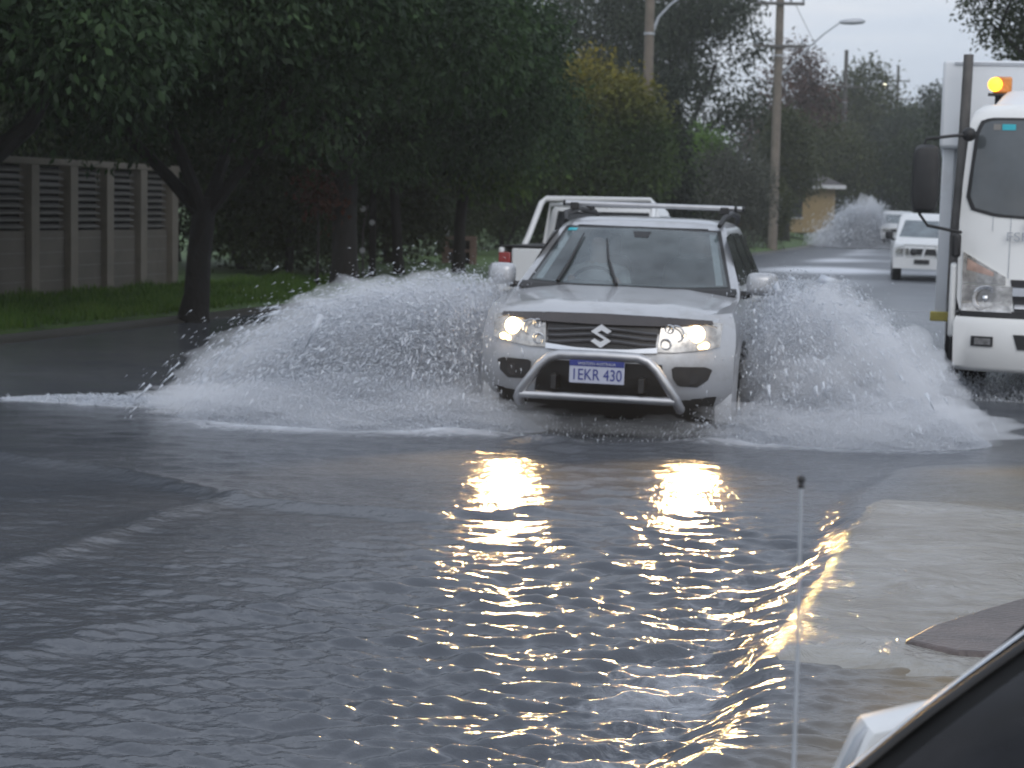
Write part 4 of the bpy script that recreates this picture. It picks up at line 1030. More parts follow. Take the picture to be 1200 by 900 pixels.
mb = MB(); mb.tube([mpt(0.09, 0.02, -0.03), mpt(0.16, 0.03, -0.05)], [0.03, 0.035], 8); mb.build('mirror_arm', M['matt'], mi_)
# its whip aerial
inv = Matrix.LocRotScale(pc.location, pc.rotation_euler.to_quaternion(), None).inverted()
tip = inv @ at(939, 562, 2.42); mid = inv @ at(935, 760, 2.42); bot = inv @ at(928, 960, 2.42)
mb = MB(); mb.tube([bot, bot.lerp(mid, 0.5), mid, tip], [0.0034, 0.0030, 0.0026, 0.0021], 8); ae = mb.build('aerial', M['galv'], pc)
mb = MB(); mb.ball(tip, 0.0052, 12, 8); mb.ball(tip + Vector((0, 0, -0.008)), 0.0042, 12, 8); mb.build('aerial_tip', M['black'], ae)
mb = MB(); mb.cyl(bot + Vector((0, 0, -0.06)), bot + Vector((0, 0, 0.01)), 0.014, 0.007); mb.build('aerial_base', M['black'], ae)

# ------------------------------------------------------------------ trees and shrubs
def crown_mesh(name, puffs, n, size, droop=0.5, seed=1, thick=0.55, aspect=0.42, flat=0.0):
    """n leaves spread through overlapping clumps: puffs = (x, y, z, rx, ry, rz)"""
    r = np.random.default_rng(seed)
    P = np.array(puffs, float)
    wgt = (P[:, 3] * P[:, 4] + P[:, 3] * P[:, 5] + P[:, 4] * P[:, 5]); wgt /= wgt.sum()
    # twigs: leaves grow in small sprays so that the crown has clumps and gaps
    per = 9
    nt_ = n // per
    k = r.choice(len(P), nt_, p=wgt)
    d = r.normal(size=(nt_, 3)); d /= np.linalg.norm(d, axis=1)[:, None]
    rad_ = thick + (1.08 - thick) * r.random(nt_) ** 0.6
    c = P[k, :3] + d * P[k, 3:6] * rad_[:, None]
    c = np.repeat(c, per, 0); d = np.repeat(d, per, 0)
    m_ = len(c)
    c = c + r.normal(size=(m_, 3)) * size * 1.3
    ld = d * 0.7 + r.normal(size=(m_, 3)) * 0.55 + np.array([0, 0, -droop])
    ld /= np.linalg.norm(ld, axis=1)[:, None]
    sd_ = np.cross(ld, r.normal(size=(m_, 3)) + np.array([0, 0, flat]))
    sd_ /= np.linalg.norm(sd_, axis=1)[:, None] + 1e-9
    ln = size * r.uniform(0.6, 1.35, m_)[:, None]
    nrm = np.cross(ld, sd_)
    wd_ = ln * aspect * 0.5
    v0 = c - ld * ln * 0.5
    v1 = c + sd_ * wd_ + nrm * wd_ * 0.35
    v2 = c + ld * ln * 0.5
    v3 = c - sd_ * wd_ + nrm * wd_ * 0.35
    vs = np.stack([v0, v1, v2, v3], 1).reshape(-1, 3)
    me = npmesh(name, vs, np.arange(4 * m_), 4)
    return me

def puffs_round(rx, ry, z0, z1, k, seed, fill=0.62, pr=0.42):
    """clumps arranged over an egg-shaped crown"""
    r = random.Random(seed); out = []
    cz, hz = (z0 + z1) / 2, (z1 - z0) / 2
    for i in range(k):
        a = r.uniform(0, 6.283); e = math.asin(r.uniform(-1, 1)); q = r.uniform(0.55, 1.0) * fill * 1.25
        x, y, z = rx * q * math.cos(a) * math.cos(e), ry * q * math.sin(a) * math.cos(e), cz + hz * q * math.sin(e)
        s = pr * r.uniform(0.7, 1.25)
        out.append((x, y, z, rx * s, ry * s, max(0.25, min(hz * s, rx * s * 0.9))))
    out.append((0, 0, cz, rx * .55, ry * .55, hz * .55))
    return out

def trunk_mb(h, r, limbs, lean=(0, 0), seed=1):
    rr = random.Random(seed)
    mb = MB()
    pts = [(0, 0, -0.3)] + [(lean[0] * t + rr.uniform(-.04, .04), lean[1] * t, h * t) for t in (0.02, 0.2, 0.5, 0.8, 1.0)]
    mb.tube(pts, [r * 1.5, r * 1.25, r * 1.02, r * 0.95, r * 0.92, r * 0.8], 12)
    top = Vector((lean[0], lean[1], h))
    for tx, ty, tz in limbs:
        t = Vector((tx, ty, tz)); mid = top.lerp(t, 0.5) + Vector((rr.uniform(-.15, .15), rr.uniform(-.15, .15), -0.12 * (t - top).length))
        a0 = top + Vector((0, 0, -0.25))
        mb.tube([a0, a0.lerp(mid, 0.5) + Vector((0, 0, .03)), mid, mid.lerp(t, 0.5), t], [r * .62, r * .5, r * .38, r * .25, r * .10], 8)
        for q in range(3):
            s = mid.lerp(t, rr.uniform(0.1, 0.8)); e = s + Vector((rr.uniform(-.8, .8), rr.uniform(-.8, .8), rr.uniform(.1, .9)))
            mb.tube([s, s.lerp(e, .5) + Vector((0, 0, .06)), e], [r * .2, r * .14, r * .05], 6)
    return mb

def tree(name, label, cat, pos, me_crown, leaf, trunk, group=None, rz=0.0, sc=1.0, bark='bark'):
    t = thing(name, label, cat, pos, rz, group)
    t.scale = (sc, sc, sc)
    if trunk is not None: trunk.build('trunk', M[bark], t)
    link('crown', me_crown, leaf, t)
    return t

LF_street = leafmat('street_tree_leaves', [(0.012, 0.021, 0.012), (0.020, 0.037, 0.017), (0.031, 0.057, 0.024), (0.056, 0.10, 0.035)])
LF_bright = leafmat('fresh_street_tree_leaves', [(0.022, 0.045, 0.016), (0.045, 0.085, 0.022), (0.075, 0.13, 0.03), (0.13, 0.19, 0.04)])
LF_dark = leafmat('dark_shrub_leaves', [(0.018, 0.026, 0.013), (0.034, 0.048, 0.021), (0.058, 0.078, 0.030)])
LF_bush = leafmat('rounded_tree_leaves', [(0.020, 0.036, 0.014), (0.042, 0.070, 0.020), (0.075, 0.115, 0.03)], (0.26, 0.21, 0.03), (3.6, 5.6))
LF_conifer = leafmat('conifer_leaves', [(0.010, 0.015, 0.010), (0.016, 0.024, 0.014), (0.026, 0.036, 0.020)])
LF_gum = leafmat('gum_tree_leaves', [(0.020, 0.028, 0.018), (0.036, 0.048, 0.029), (0.056, 0.070, 0.040)])
LF_lime = leafmat('lime_shrub_leaves', [(0.05, 0.10, 0.02), (0.09, 0.17, 0.03), (0.14, 0.23, 0.05)])
LF_grey = leafmat('grey_shrub_leaves', [(0.05, 0.055, 0.045), (0.085, 0.092, 0.072), (0.12, 0.125, 0.10)])
LF_olive = leafmat('olive_tree_leaves', [(0.028, 0.036, 0.015), (0.055, 0.066, 0.025), (0.085, 0.094, 0.038)])
LF_rust = leafmat('rust_tree_leaves', [(0.035, 0.022, 0.022), (0.075, 0.04, 0.034), (0.12, 0.06, 0.045)])

ST = 'street trees on the flooded verge'
def street_puffs(rx, z0, z1, seed):
    r = random.Random(seed); out = []
    for i in range(58):
        a = r.uniform(0, 6.283); q = math.sqrt(r.random()); z = r.uniform(z0, z1)
        k = math.sqrt(max(0.15, 1 - ((z - (z0 * .65 + z1 * .35)) / (z1 - z0) * 1.35) ** 2))
        s = r.uniform(0.55, 1.05)
        out.append((rx * q * k * math.cos(a), rx * q * k * math.sin(a), z, s * 1.05, s * 1.05, s * 0.8))
    return out
c1 = crown_mesh('street_crown', street_puffs(3.6, 2.75, 5.6, 3), 95000, 0.115, 0.65, 5)
c2 = crown_mesh('street_crown', street_puffs(3.6, 2.75, 5.4, 8), 95000, 0.115, 0.65, 6)
limbs = [(-1.3, -0.5, 3.6), (1.5, 0.2, 3.5), (0.3, 1.3, 4.2), (-0.4, -1.4, 4.4)]
tree('street_tree', 'dark street tree with forked trunk standing right of the block wall', 'tree', spot(229, 25.2, 0.05), c1, LF_street, trunk_mb(1.55, 0.165, limbs, (0.12, 0), 3), ST)
tree('street_tree', 'dark street tree at the left edge of the photo, its low limb over the wall', 'tree', spot(-75, 20.5, 0.05), c2, LF_street, trunk_mb(1.7, 0.24, [(0.6, 0.0, 3.0), (1.5, 0.4, 3.3), (-.6, 1.2, 4), (-.5, -1, 4)], (0.1, 0), 5), ST, rz=0)
tree('street_tree', 'dark street tree with thick straight trunk behind the left spray', 'tree', spot(404, 34, 0.05), c1, LF_street, trunk_mb(2.6, 0.235, [(-1.3, -0.5, 4.2), (1.4, .2, 4.0), (.3, 1.3, 4.6)], (0, 0), 7), ST, rz=2.2, sc=0.95)
tree('street_tree', 'street tree with brighter yellow-green leaves left of the rounded tree', 'tree', spot(538, 42, 0.05), crown_mesh('street_crown', street_puffs(1.75, 2.3, 7.0, 12), 40000, 0.16, 0.6, 16), LF_bright, trunk_mb(2.3, 0.13, [(-.7, -.3, 4), (.8, .2, 4.2), (.1, .7, 4.6)], (0.1, 0), 9), ST, rz=1.0)
tree('street_tree', 'slim dark street tree with thin leaning trunk near the brick letterbox', 'tree', spot(470, 40, 0.05), c2, LF_street, trunk_mb(2.6, 0.12, [(-.7, -.3, 4), (.8, .2, 4.2)], (0.25, 0), 19), ST, rz=4.0, sc=0.9)

SH = 'dark shrubs behind the street trees'
gt_ = crown_mesh('garden_crown', street_puffs(2.3, 1.9, 6.2, 28), 40000, 0.14, 0.5, 29)
sh1 = crown_mesh('shrub_crown', puffs_round(1.7, 1.3, 0.0, 3.4, 26, 4), 16000, 0.13, 0.2, 23)
sh2 = crown_mesh('shrub_crown', puffs_round(1.9, 1.4, 0.0, 4.0, 28, 5), 17000, 0.14, 0.3, 24)
for i, (px, d, me, rz, sc, lab) in enumerate([
    (285, 39, sh1, 0.4, 1.0, 'dark shrub just right of the forked street tree and the block wall'),
    (340, 37, sh2, 2.4, 1.0, 'tall dark shrub left of the thick straight trunk, behind the spray'),
    (455, 46, sh1, 4.1, 1.15, 'dark shrub right of the thick straight trunk, behind the reflector post'),
    (520, 55, sh2, 1.4, 1.1, 'dark shrub behind the brick letterbox under the bright street tree'),
    (590, 60, sh2, 3.3, 1.15, 'dark shrub between the brick letterbox and the white ute'),
    (640, 66, sh1, 5.0, 1.3, 'dark shrub behind the left half of the white sports bar ute'),
    (380, 52, sh2, 0.2, 1.45, 'large dark shrub deep in the shade behind the thick straight trunk')]):
    t = thing('shrub', lab, 'shrub', spot(px, d, 0.1), rz, SH); t.scale = (sc, sc, sc)
    link('crown', me, LF_dark, t)
    mb = MB(); mb.tube([(0, 0, -.2), (0.05, 0, 0.6), (0.1, 0.1, 1.5)], [0.09, 0.07, 0.03], 8); mb.tube([(0, 0, 0), (-.3, .1, .7), (-.5, 0, 1.6)], [0.06, 0.05, 0.02], 8); mb.build('trunk', M['bark'], t)
for i, (px, d, rz, lab) in enumerate([(20, 36, 0.5, 'dark garden tree behind the block wall at the left edge of the photo'), (120, 39, 2.0, 'dark garden tree behind the middle of the block wall'), (205, 43, 4.0, 'dark garden tree behind the end of the block wall, beside the forked street tree')]):
    t = thing('garden_tree', lab, 'tree', spot(px, d, 0.1), rz, 'garden trees behind the block wall')
    link('crown', gt_, LF_dark, t)
    trunk_mb(2.0, 0.14, [(-.8, 0, 3.2), (.9, .2, 3.4)], (0.1, 0), 31 + i).build('trunk', M['bark'], t)
t = thing('shrub', 'low red-leaved shrub at the foot of the dark shrubs left of the thick trunk', 'shrub', spot(372, 33.5, 0.1), 0)
link('crown', crown_mesh('red_crown', puffs_round(0.3, 0.3, 1.3, 1.9, 9, 14), 450, 0.12, 0.2, 43), M['redleaf'], t)
mb = MB(); mb.tube([(0, 0, -.1), (0.02, 0, .8), (0, 0, 1.6)], [0.03, 0.025, 0.01], 8); mb.build('trunk', M['bark'], t)

tree('rounded_tree', 'bushy rounded tree with yellow-green top behind the white ute', 'tree', spot(694, 54, 0.1), crown_mesh('rounded_crown', puffs_round(1.85, 1.7, 0.1, 5.75, 60, 7, 0.72, 0.36), 42000, 0.16, 0.3, 31), LF_bush, trunk_mb(1.5, 0.14, [(-.5, 0, 3), (.6, .2, 3.2)], (0, 0), 11))
tree('conifer_tree', 'narrow dark conifer right of the rounded yellow-topped tree', 'tree', spot(776, 62, 0.1), crown_mesh('conifer_crown', [(0.35 * math.sin(i * 2.4) * (1 - i / 16), 0.35 * math.cos(i * 2.4) * (1 - i / 16), 0.4 + i * 0.36, 0.95 * (1 - i / 20), 0.95 * (1 - i / 20), 0.6) for i in range(14)], 16000, 0.17, 0.4, 37), LF_conifer, trunk_mb(3.5, 0.12, [(0.1, 0, 4.5)], (0, 0), 13))
def gum_puffs(seed, rx, z0, z1, k, s0, s1):
    r = random.Random(seed); out = []
    for i in range(k):
        z = r.uniform(z0, z1); q = math.sqrt(r.random()); a = r.uniform(0, 6.28)
        kk = 1 - 0.35 * abs((z - (z0 + z1) / 2) / (z1 - z0) * 2) ** 2
        s = r.uniform(s0, s1)
        out.append((rx * q * kk * math.cos(a), rx * q * kk * math.sin(a), z, s * 1.15, s * 1.15, s * 0.75))
    return out
tree('gum_tree', 'tall dark gum tree behind the timber pole, filling the top middle', 'tree', spot(778, 88, 0.1), crown_mesh('gum_crown', gum_puffs(3, 4.2, 1.2, 11.5, 90, 0.75, 1.5), 46000, 0.24, 0.6, 41), LF_gum, trunk_mb(4, 0.3, [(-2, 0, 7.5), (2.2, 0, 8), (0, 1, 9.5), (2.8, -.5, 6)], (0.3, 0), 15), None)
tree('gum_tree', 'thin gum tree with sky showing through, between bright street tree and timber pole', 'tree', spot(672, 84, 0.1), crown_mesh('gum_crown', gum_puffs(9, 2.3, 5.0, 12, 30, 0.5, 1.1), 9000, 0.22, 0.7, 42), LF_gum, trunk_mb(5, 0.2, [(-1.2, 0, 8.5), (1.2, 0, 9), (0, 1, 10)], (0.2, 0), 17))
def bush(name, lab, px, d, rx, h, leaf, n, ls, seed, cat='shrub', z0=0.0, pr=0.4):
    t = thing(name, lab, cat, spot(px, d, 0.1), 0)
    link('crown', crown_mesh(name + '_crown', puffs_round(rx, rx * 0.9, z0, h, 34, seed, 0.7, pr), n, ls, 0.2, seed), leaf, t)
    mb = MB(); mb.tube([(0, 0, -.2), (0.05, 0, h * .3), (0.1, 0.1, h * .7)], [0.05 * rx, 0.04 * rx, 0.02 * rx], 8); mb.build('trunk', M['bark'], t)
    return t
bush('lime_shrub', 'bright green shrub poking up behind the grey roundish bush', 826, 73, 1.0, 4.9, LF_lime, 8000, 0.17, 51, pr=0.3)
bush('grey_bush', 'grey-green roundish bush in front of the bright green shrub', 856, 72, 1.75, 4.0, LF_grey, 17000, 0.12, 52)
bush('grey_bush', 'darker green bush at the foot of the tall crossarm pole', 900, 83, 0.95, 3.2, LF_olive, 9000, 0.16, 53)
FT = 'trees further along the street'
def fartree(lab, px, d, rx, z0, h, leaf, n, ls, seed, name='street_tree'):
    k = thing(name, lab, 'tree', spot(px, d, 0.2), 0, FT)
    link('crown', crown_mesh('far_crown', puffs_round(rx, rx, z0, h, 48, seed, 0.72, 0.34), n, ls, 0.4, seed), leaf, k)
    trunk_mb(h * .4, 0.05 * h ** .7 + .1, [(-rx * .4, 0, h * .7), (rx * .4, 0, h * .7)], (0.1, 0), seed).build('trunk', M['bark'], k)
fartree('mid-green tree just right of the tall crossarm pole above the cream wall', 918, 99, 1.45, 1.2, 7.0, LF_olive, 18000, 0.2, 61)
fartree('reddish brown tree behind the tall crossarm pole under the street lamp', 922, 125, 2.9, 3.0, 11.6, LF_rust, 16000, 0.30, 62, 'rust_tree')
fartree('large dome-topped dark tree in the distance, below the street lamp arm', 1000, 150, 4.0, 1.0, 13.2, LF_olive, 26000, 0.36, 63)
fartree('dark tree beside the lit distant lamp, left of the truck mirror', 1052, 140, 3.0, 0.5, 8.6, LF_gum, 20000, 0.32, 64)
fartree('small dark tree against the sky beside the truck box', 1092, 165, 2.4, 1.0, 12.2, LF_gum, 11000, 0.34, 65)
fartree('low broad olive tree behind the cream wall at the end of the street', 968, 120, 3.2, 0.3, 6.6, LF_olive, 22000, 0.28, 66)
fartree('dark tree behind the truck mirror at the end of the street', 1085, 118, 3.0, 0.0, 6.4, LF_dark, 20000, 0.28, 67)
fartree('broad dark tree on the far side behind the truck box', 1175, 90, 3.6, 0.5, 8.0, LF_gum, 18000, 0.28, 68)
tp = spot(1225, 42, 0.1)
k = thing('pine_tree', 'dark pine overhanging the top right corner above the truck', 'tree', tp, 0)
def pp(px, py, r_):
    q = at(px, py, 42) - tp; return (q.x, q.y, q.z, r_, r_, r_ * .8)
link('crown', crown_mesh('pine_crown', [pp(1140, 8, .34), pp(1160, 25, .36), pp(1150, -20, .5), pp(1185, 5, .5), pp(1165, 45, .26), pp(1180, 52, .36), pp(1200, 40, .5), pp(1190, 72, .3), pp(1215, 70, .5), pp(1230, 20, .9), pp(1240, -40, 1.2), pp(1180, -50, .8), pp(1290, 0, 1.1), pp(1270, 60, .7), pp(1320, -60, 1.3)], 15000, 0.12, 0.1, 71, 0.3), LF_dark, k)
trunk_mb(4.5, 0.2, [tuple(at(1160, 25, 42) - tp), tuple(at(1190, 60, 42) - tp), tuple(at(1290, 0, 42) - tp), tuple(at(1230, -40, 42) - tp)], (0.5, 0), 22).build('trunk', M['bark'], k)
# the far woods that close the view
pf = []
r_ = random.Random(5)
for i in range(150):
    px = r_.uniform(-250, 1500); d = r_.uniform(205, 260)
    p = spot(px, d, 0)
    hh = r_.uniform(5, 10) if not 1060 < px < 1110 else r_.uniform(4, 7)
    pf.append((p.x, p.y, hh * .45, r_.uniform(4, 8), r_.uniform(3, 5), hh * .5))
tag(link('woods', crown_mesh('woods', pf, 60000, 0.7, 0.3, 81, 0.4), LF_gum), 'dark line of distant trees closing off the street', 'woods', kind='stuff')

# ------------------------------------------------------------------ block wall
WX = -13.85
y0w, y1w = 19.0, 29.3
wall = thing('block_wall', 'grey concrete block wall with louvred openings behind the grass verge', 'wall', (WX, y0w, 0.2))
Lw = y1w - y0w; step = 1.12; npan = int(Lw / step)
mb = MB(); mb.box((-0.08, Lw / 2, 0.42), (0.12, Lw, 0.94)); mb.build('wall_base', M['block'], wall)
mb = MB()
for k in range(1, 5): mb.box((-0.0185, Lw / 2, 0.2 * k - 0.02), (0.004, Lw, 0.010))
mb.build('mortar_joint', M['louvre'], wall)
mb = MB(); mb.box((-0.05, Lw / 2, 1.86), (0.26, Lw, 0.09)); mb.build('coping', M['pier'], wall, bevel=0.01)
mb = MB(); mb.box((-0.30, Lw / 2, 0.9), (0.06, Lw, 1.8)); mb.build('backing', M['under'], wall)
for i in range(npan + 1):
    mb = MB(); mb.box((-0.02, i * step, 0.885), (0.20, 0.22, 1.86)); mb.build('pier', M['pier'], wall, bevel=0.008)
    if i < npan:
        mb = MB()
        for q in range(9): mb.box((-0.07, (i + .5) * step, 0.955 + q * 0.098), (0.10, step - 0.30, 0.024), (0, R(20), 0))
        mb.build('louvre_panel', M['louvre'], wall)

# ------------------------------------------------------------------ poles, lamps and wires
PG = 'timber power poles along the verge'
def power_pole(lab, px, d, top_py, r, arms, m='pole', lamp=None):
    b = spot(px, d, 0.1)
    top = at(px, top_py, d); H = top.z - 0.1
    t = thing('power_pole', lab, 'power pole', b, YAW, PG)
    mb = MB(); mb.tube([(0, 0, -0.3), (0, 0, H * .3), (0, 0, H * .7), (0, 0, H)], [r * 1.05, r, r * .92, r * .85], 14); mb.build('pole', M[m], t)
    for py, half, ins in arms:
        z = at(px, py, d).z - 0.1
        mb = MB(); mb.box((0, -r - 0.05, z), (half * 2, 0.10, 0.12)); a = mb.build('crossarm', M['poledark'], t, bevel=0.01)
        for x in ins:
            mb = MB(); mb.tube([(x, -r - .05, z + .05), (x, -r - .05, z + .12), (x, -r - .05, z + .2), (x, -r - .05, z + .3)], [0.02, 0.06, 0.05, 0.02], 8); mb.build('insulator', M['galv'], a)
    mb = MB(); z = H * .72; mb.cyl((0, 0, z), (0, 0, z + .06), r * 1.06); mb.build('band', M['galv'], t)
    if lamp:
        p0, p1, p2, hx, hy = lamp
        iv = Matrix.LocRotScale(t.location, t.rotation_euler.to_quaternion(), None).inverted()
        f = lambda q, dd=0: iv @ at(q[0], q[1], d - dd)
        a, bq, c, h = f(p0), f(p1), f(p2), f((hx, hy))
        mb = MB(); mb.tube([a, a.lerp(bq, .5), bq, bq.lerp(c, .5) + Vector((0, 0, .06)), c], [0.05, 0.045, 0.04, 0.035, 0.03], 8); ar = mb.build('lamp_arm', M['galv'], t)
        mb = MB(); dv = (h - c).normalized()
        mb.tube([c - dv * .05, c + dv * .1, c.lerp(h, .5), c.lerp(h, .85), h], [0.05, 0.10, 0.13, 0.11, 0.04], 10); mb.build('lamp_head', M['galv'], ar)
    return t
power_pole('brown timber pole rising behind the rounded tree, white lamp bracket near the top', 755, 57, -60, 0.15, [], 'pole', ((758, 55), (772, 20), (800, -5), 820, -8))
power_pole('tall grey-brown power pole with two crossarms and a street lamp arm', 906, 80, -20, 0.185, [(7, 0.95, (-.9, -.4, .4, .9)), (56, 1.05, (-.9, .9))], 'pole', ((909, 95), (945, 58), (985, 26), 1014, 25))
power_pole('distant thin power pole with one crossarm, left of the lit lamp', 985, 128, 60, 0.15, [(103, 1.2, (-1, -.4, .4, 1))], 'poledark')
power_pole('farthest power pole with low crossarm beside the lit lamp', 1046, 170, 78, 0.14, [(96, 1.0, (-.9, .9)), (117, 1.4, (-1.2, 1.2))], 'poledark')
b = spot(1040, 150, 0.1); t = thing('street_lamp', 'lit street lamp glowing pale yellow far down the street', 'street lamp', b, YAW)
h = at(1031, 101, 150).z - 0.1
mb = MB(); mb.tube([(0, 0, -.2), (0, 0, h * .5), (0, 0, h - .5), (-.2, 0, h + .05), (-.5, 0, h + .08)], [0.08, 0.07, 0.06, 0.04, 0.035], 8); mb.build('pole', M['galv'], t)
mb = MB(); mb.tube([(-.4, 0, h + .1), (-.55, 0, h + .12), (-.85, 0, h + .10)], [0.05, .12, .06], 10); mb.build('lamp_head', M['galv'], t)
mb = MB(); mb.ball((-.60, -0.06, h), (.17, .15, .15), 12, 8); mb.build('bulb', M['lampon'], t)
WG = 'overhead wires between the power poles'
def wire(lab, a, b, sag, r=0.012):
    pts = [a.lerp(b, i / 16) - Vector((0, 0, sag * 4 * (i / 16) * (1 - i / 16))) for i in range(17)]
    mb = MB(); mb.tube([p - a for p in pts], r, 5)
    o = mb.build('wire', M['wire']); o.location = a
    tag(o, lab, 'wire', WG)
wire('overhead wire sloping down from the right end of the upper crossarm', at(933, 6, 80), at(1000, 100, 128), 0.7)
wire('overhead wire sloping down from the left end of the upper crossarm', at(882, 6, 80), at(968, 101, 128), 0.7)
wire('lower overhead wire from the second crossarm to the distant thin pole', at(935, 54, 80), at(1003, 101, 128), 0.6)
wire('overhead wire from the distant thin pole to the farthest pole', at(1004, 101, 128), at(1055, 95, 170), 0.6)

# ------------------------------------------------------------------ houses at the end of the street
hp = spot(948, 106, 0.55)
t = thing('house', 'cream-walled house with dark roof and pale fascia behind the far bushes', 'house', hp, YAW + 0.10)
mb = MB(); mb.box((-1.4, 2.0, 1.25), (5.6, 4.0, 2.5)); mb.build('wall', M['cream'], t)
mb = MB(); mb.loft([[(-4.8, -0.6, 2.5), (1.9, -0.6, 2.5), (1.9, 4.6, 2.5), (-4.8, 4.6, 2.5)], [(-2.6, 1.9, 3.7), (-.2, 1.9, 3.7), (-.2, 2.1, 3.7), (-2.6, 2.1, 3.7)]]); mb.build('roof', M['roof'], t)
mb = MB(); mb.box((0.1, -0.62, 2.47), (3.4, 0.06, 0.2)); mb.build('fascia', M['fascia'], t)
mb = MB(); mb.box((-0.9, -0.02, 1.3), (1.0, 0.08, 1.0)); wn = mb.build('window', M['darkglass'], t)
mb = MB(); mb.box((-0.9, -0.05, 0.77), (1.1, 0.10, 0.06)); mb.build('sill', M['fascia'], wn)
hp = spot(1003, 135, 0.4)
t = thing('house', 'small tan-walled house at the end of the street behind the plume', 'house', hp, YAW)
mb = MB(); mb.box((0, 1.5, 1.25), (2.0, 3.0, 2.5)); mb.build('wall', mat('tan_wall', (0.30, 0.20, 0.13), 0.85, 0, .1, 2), t)
mb = MB(); mb.loft([[(-1.3, -.4, 2.5), (1.3, -.4, 2.5), (1.3, 3.4, 2.5), (-1.3, 3.4, 2.5)], [(-.3, 1.2, 3.3), (.3, 1.2, 3.3), (.3, 1.8, 3.3), (-.3, 1.8, 3.3)]]); mb.build('roof', M['roof'], t)

# ------------------------------------------------------------------ letterbox and reflector post under the trees
p = spot(539, 47, 0.08); t = thing('letterbox', 'pinkish brick letterbox with dark openings under the street trees', 'letterbox', p, YAW)
mb = MB()
for s in (-1, 1): mb.box((s * 0.33, 0, 0.35), (0.16, 0.35, 0.75))
mb.box((0, 0, 0.72), (0.82, 0.37, 0.09)); mb.box((0, 0, 0.42), (0.5, 0.30, 0.06)); mb.box((0, .1, 0.3), (0.5, .1, .6)); mb.build('body', M['brick'], t)
mb = MB(); mb.box((0, -0.02, 0.56), (0.5, 0.02, 0.2)); mb.build('flap', M['black'], t); mb = MB(); mb.box((0, -0.02, 0.2), (0.5, 0.02, 0.36)); mb.build('door', M['black'], t)
for x, n_ in ((-.32, 0), (-.08, 1)):
    q = thing('garden_light', ['pale garden light on the left top corner of the brick letterbox', 'pale garden light on the middle of the brick letterbox top'][n_], 'garden light', tuple(p + Vector((x, 0, 0.765))), 0, 'garden lights on the letterbox')
    mb = MB(); mb.cyl((0, 0, 0), (0, 0, .05), .04); mb.build('base', M['galv'], q); mb = MB(); mb.tube([(0, 0, .05), (0, 0, .1), (0, 0, .2), (0, 0, .25)], [.03, .055, .05, .02], 10); mb.build('lamp_shade', M['fascia'], q)
p = spot(434, 38, 0.05); t = thing('marker_post', 'dark post with round pale reflectors beside the thick straight trunk', 'post', p, YAW)
mb = MB(); mb.box((0.05, 0, 0.85), (0.13, 0.1, 1.9)); mb.build('post', M['bark'], t, bevel=0.01)
mb = MB(); mb.tube([(-0.13, 0, -.1), (-.14, 0, 1.0), (-.06, 0, 1.5)], 0.022, 8); mb.build('stake', M['poledark'], t)
for x, z in ((-.14, 1.42), (0.04, 1.16), (-.14, .62), (.1, 1.9)):
    mb = MB(); mb.cyl((x, -.06, z), (x, -.085, z), 0.055 if z < 1.8 else .035, None, 16); mb.build('reflector', M['fascia'], t)

# ------------------------------------------------------------------ spray thrown up by the cars
def drops(name, lab, origin, rz, emitters, seed, kids=()):
    """cloud of water drops; each emitter = (n, fn) with fn(r, n) -> positions, velocities, sizes in the car's frame"""
    r = np.random.default_rng(seed); P_, V_, S_ = [], [], []
    for n, fn in emitters:
        p, v, s = fn(r, n); P_.append(p); V_.append(v); S_.append(s)
    p = np.concatenate(P_); v = np.concatenate(V_); s = np.concatenate(S_)
    keep = p[:, 2] > -0.02
    p, v, s = p[keep], v[keep], s[keep]
    n = len(p)
    vn = v / (np.linalg.norm(v, axis=1)[:, None] + 1e-9)
    a = np.cross(vn, r.normal(size=(n, 3))); a /= np.linalg.norm(a, axis=1)[:, None] + 1e-9
    b = np.cross(vn, a)
    ln = s[:, None] * (1.0 + 1.5 * np.linalg.norm(v, axis=1)[:, None])
    sw = s[:, None]
    vs = np.stack([p + vn * ln, p + a * sw - vn * ln * .6, p + (-0.5 * a + 0.87 * b) * sw - vn * ln * .6, p + (-0.5 * a - 0.87 * b) * sw - vn * ln * .6], 1).reshape(-1, 3)
    base = (np.arange(n) * 4)[:, None]
    f = np.concatenate([base + np.array([[0, 1, 2]]), base + np.array([[0, 2, 3]]), base + np.array([[0, 3, 1]]), base + np.array([[1, 3, 2]])], 0).reshape(-1)
    me = npmesh(name, vs, f, 3); me.shade_smooth()
    o = link(name, me, M['spraymat']); o.location = origin; o.rotation_euler = (0, 0, rz)
    return tag(o, lab, 'spray', kind='stuff')

def fan(x0, y0, side, vx, vz, tmax, spread_y, size, vy=(-1.0, 0.5), jit=0.05, vr=0.45, t_pow=0.8, arms=14):
    def f(r, n):
        t = r.random(n) ** t_pow * tmax
        k = r.integers(0, arms, n)                                     # ropes and sheets of water
        ax = r.uniform(*vx, arms)[k] + r.normal(0, vr, n); azv = (r.uniform(*vz, arms) - 0.30 * r.uniform(0, 1, arms))[k] + r.normal(0, vr * 0.6, n) - 0.22 * np.abs(ax)
        ay = r.uniform(*vy, n)
        yb = y0 + r.random(n) * spread_y
        p = np.stack([x0 + side * ax * t, yb + ay * t, azv * t - 4.9 * t * t + 0.03], -1)
        p += r.normal(size=(n, 3)) * jit * (0.3 + t[:, None] * 2)
        v = np.stack([side * ax, ay, azv - 9.8 * t], -1)
        s = size * r.lognormal(-0.1, 0.6, n)
        return p, v, s
    return f
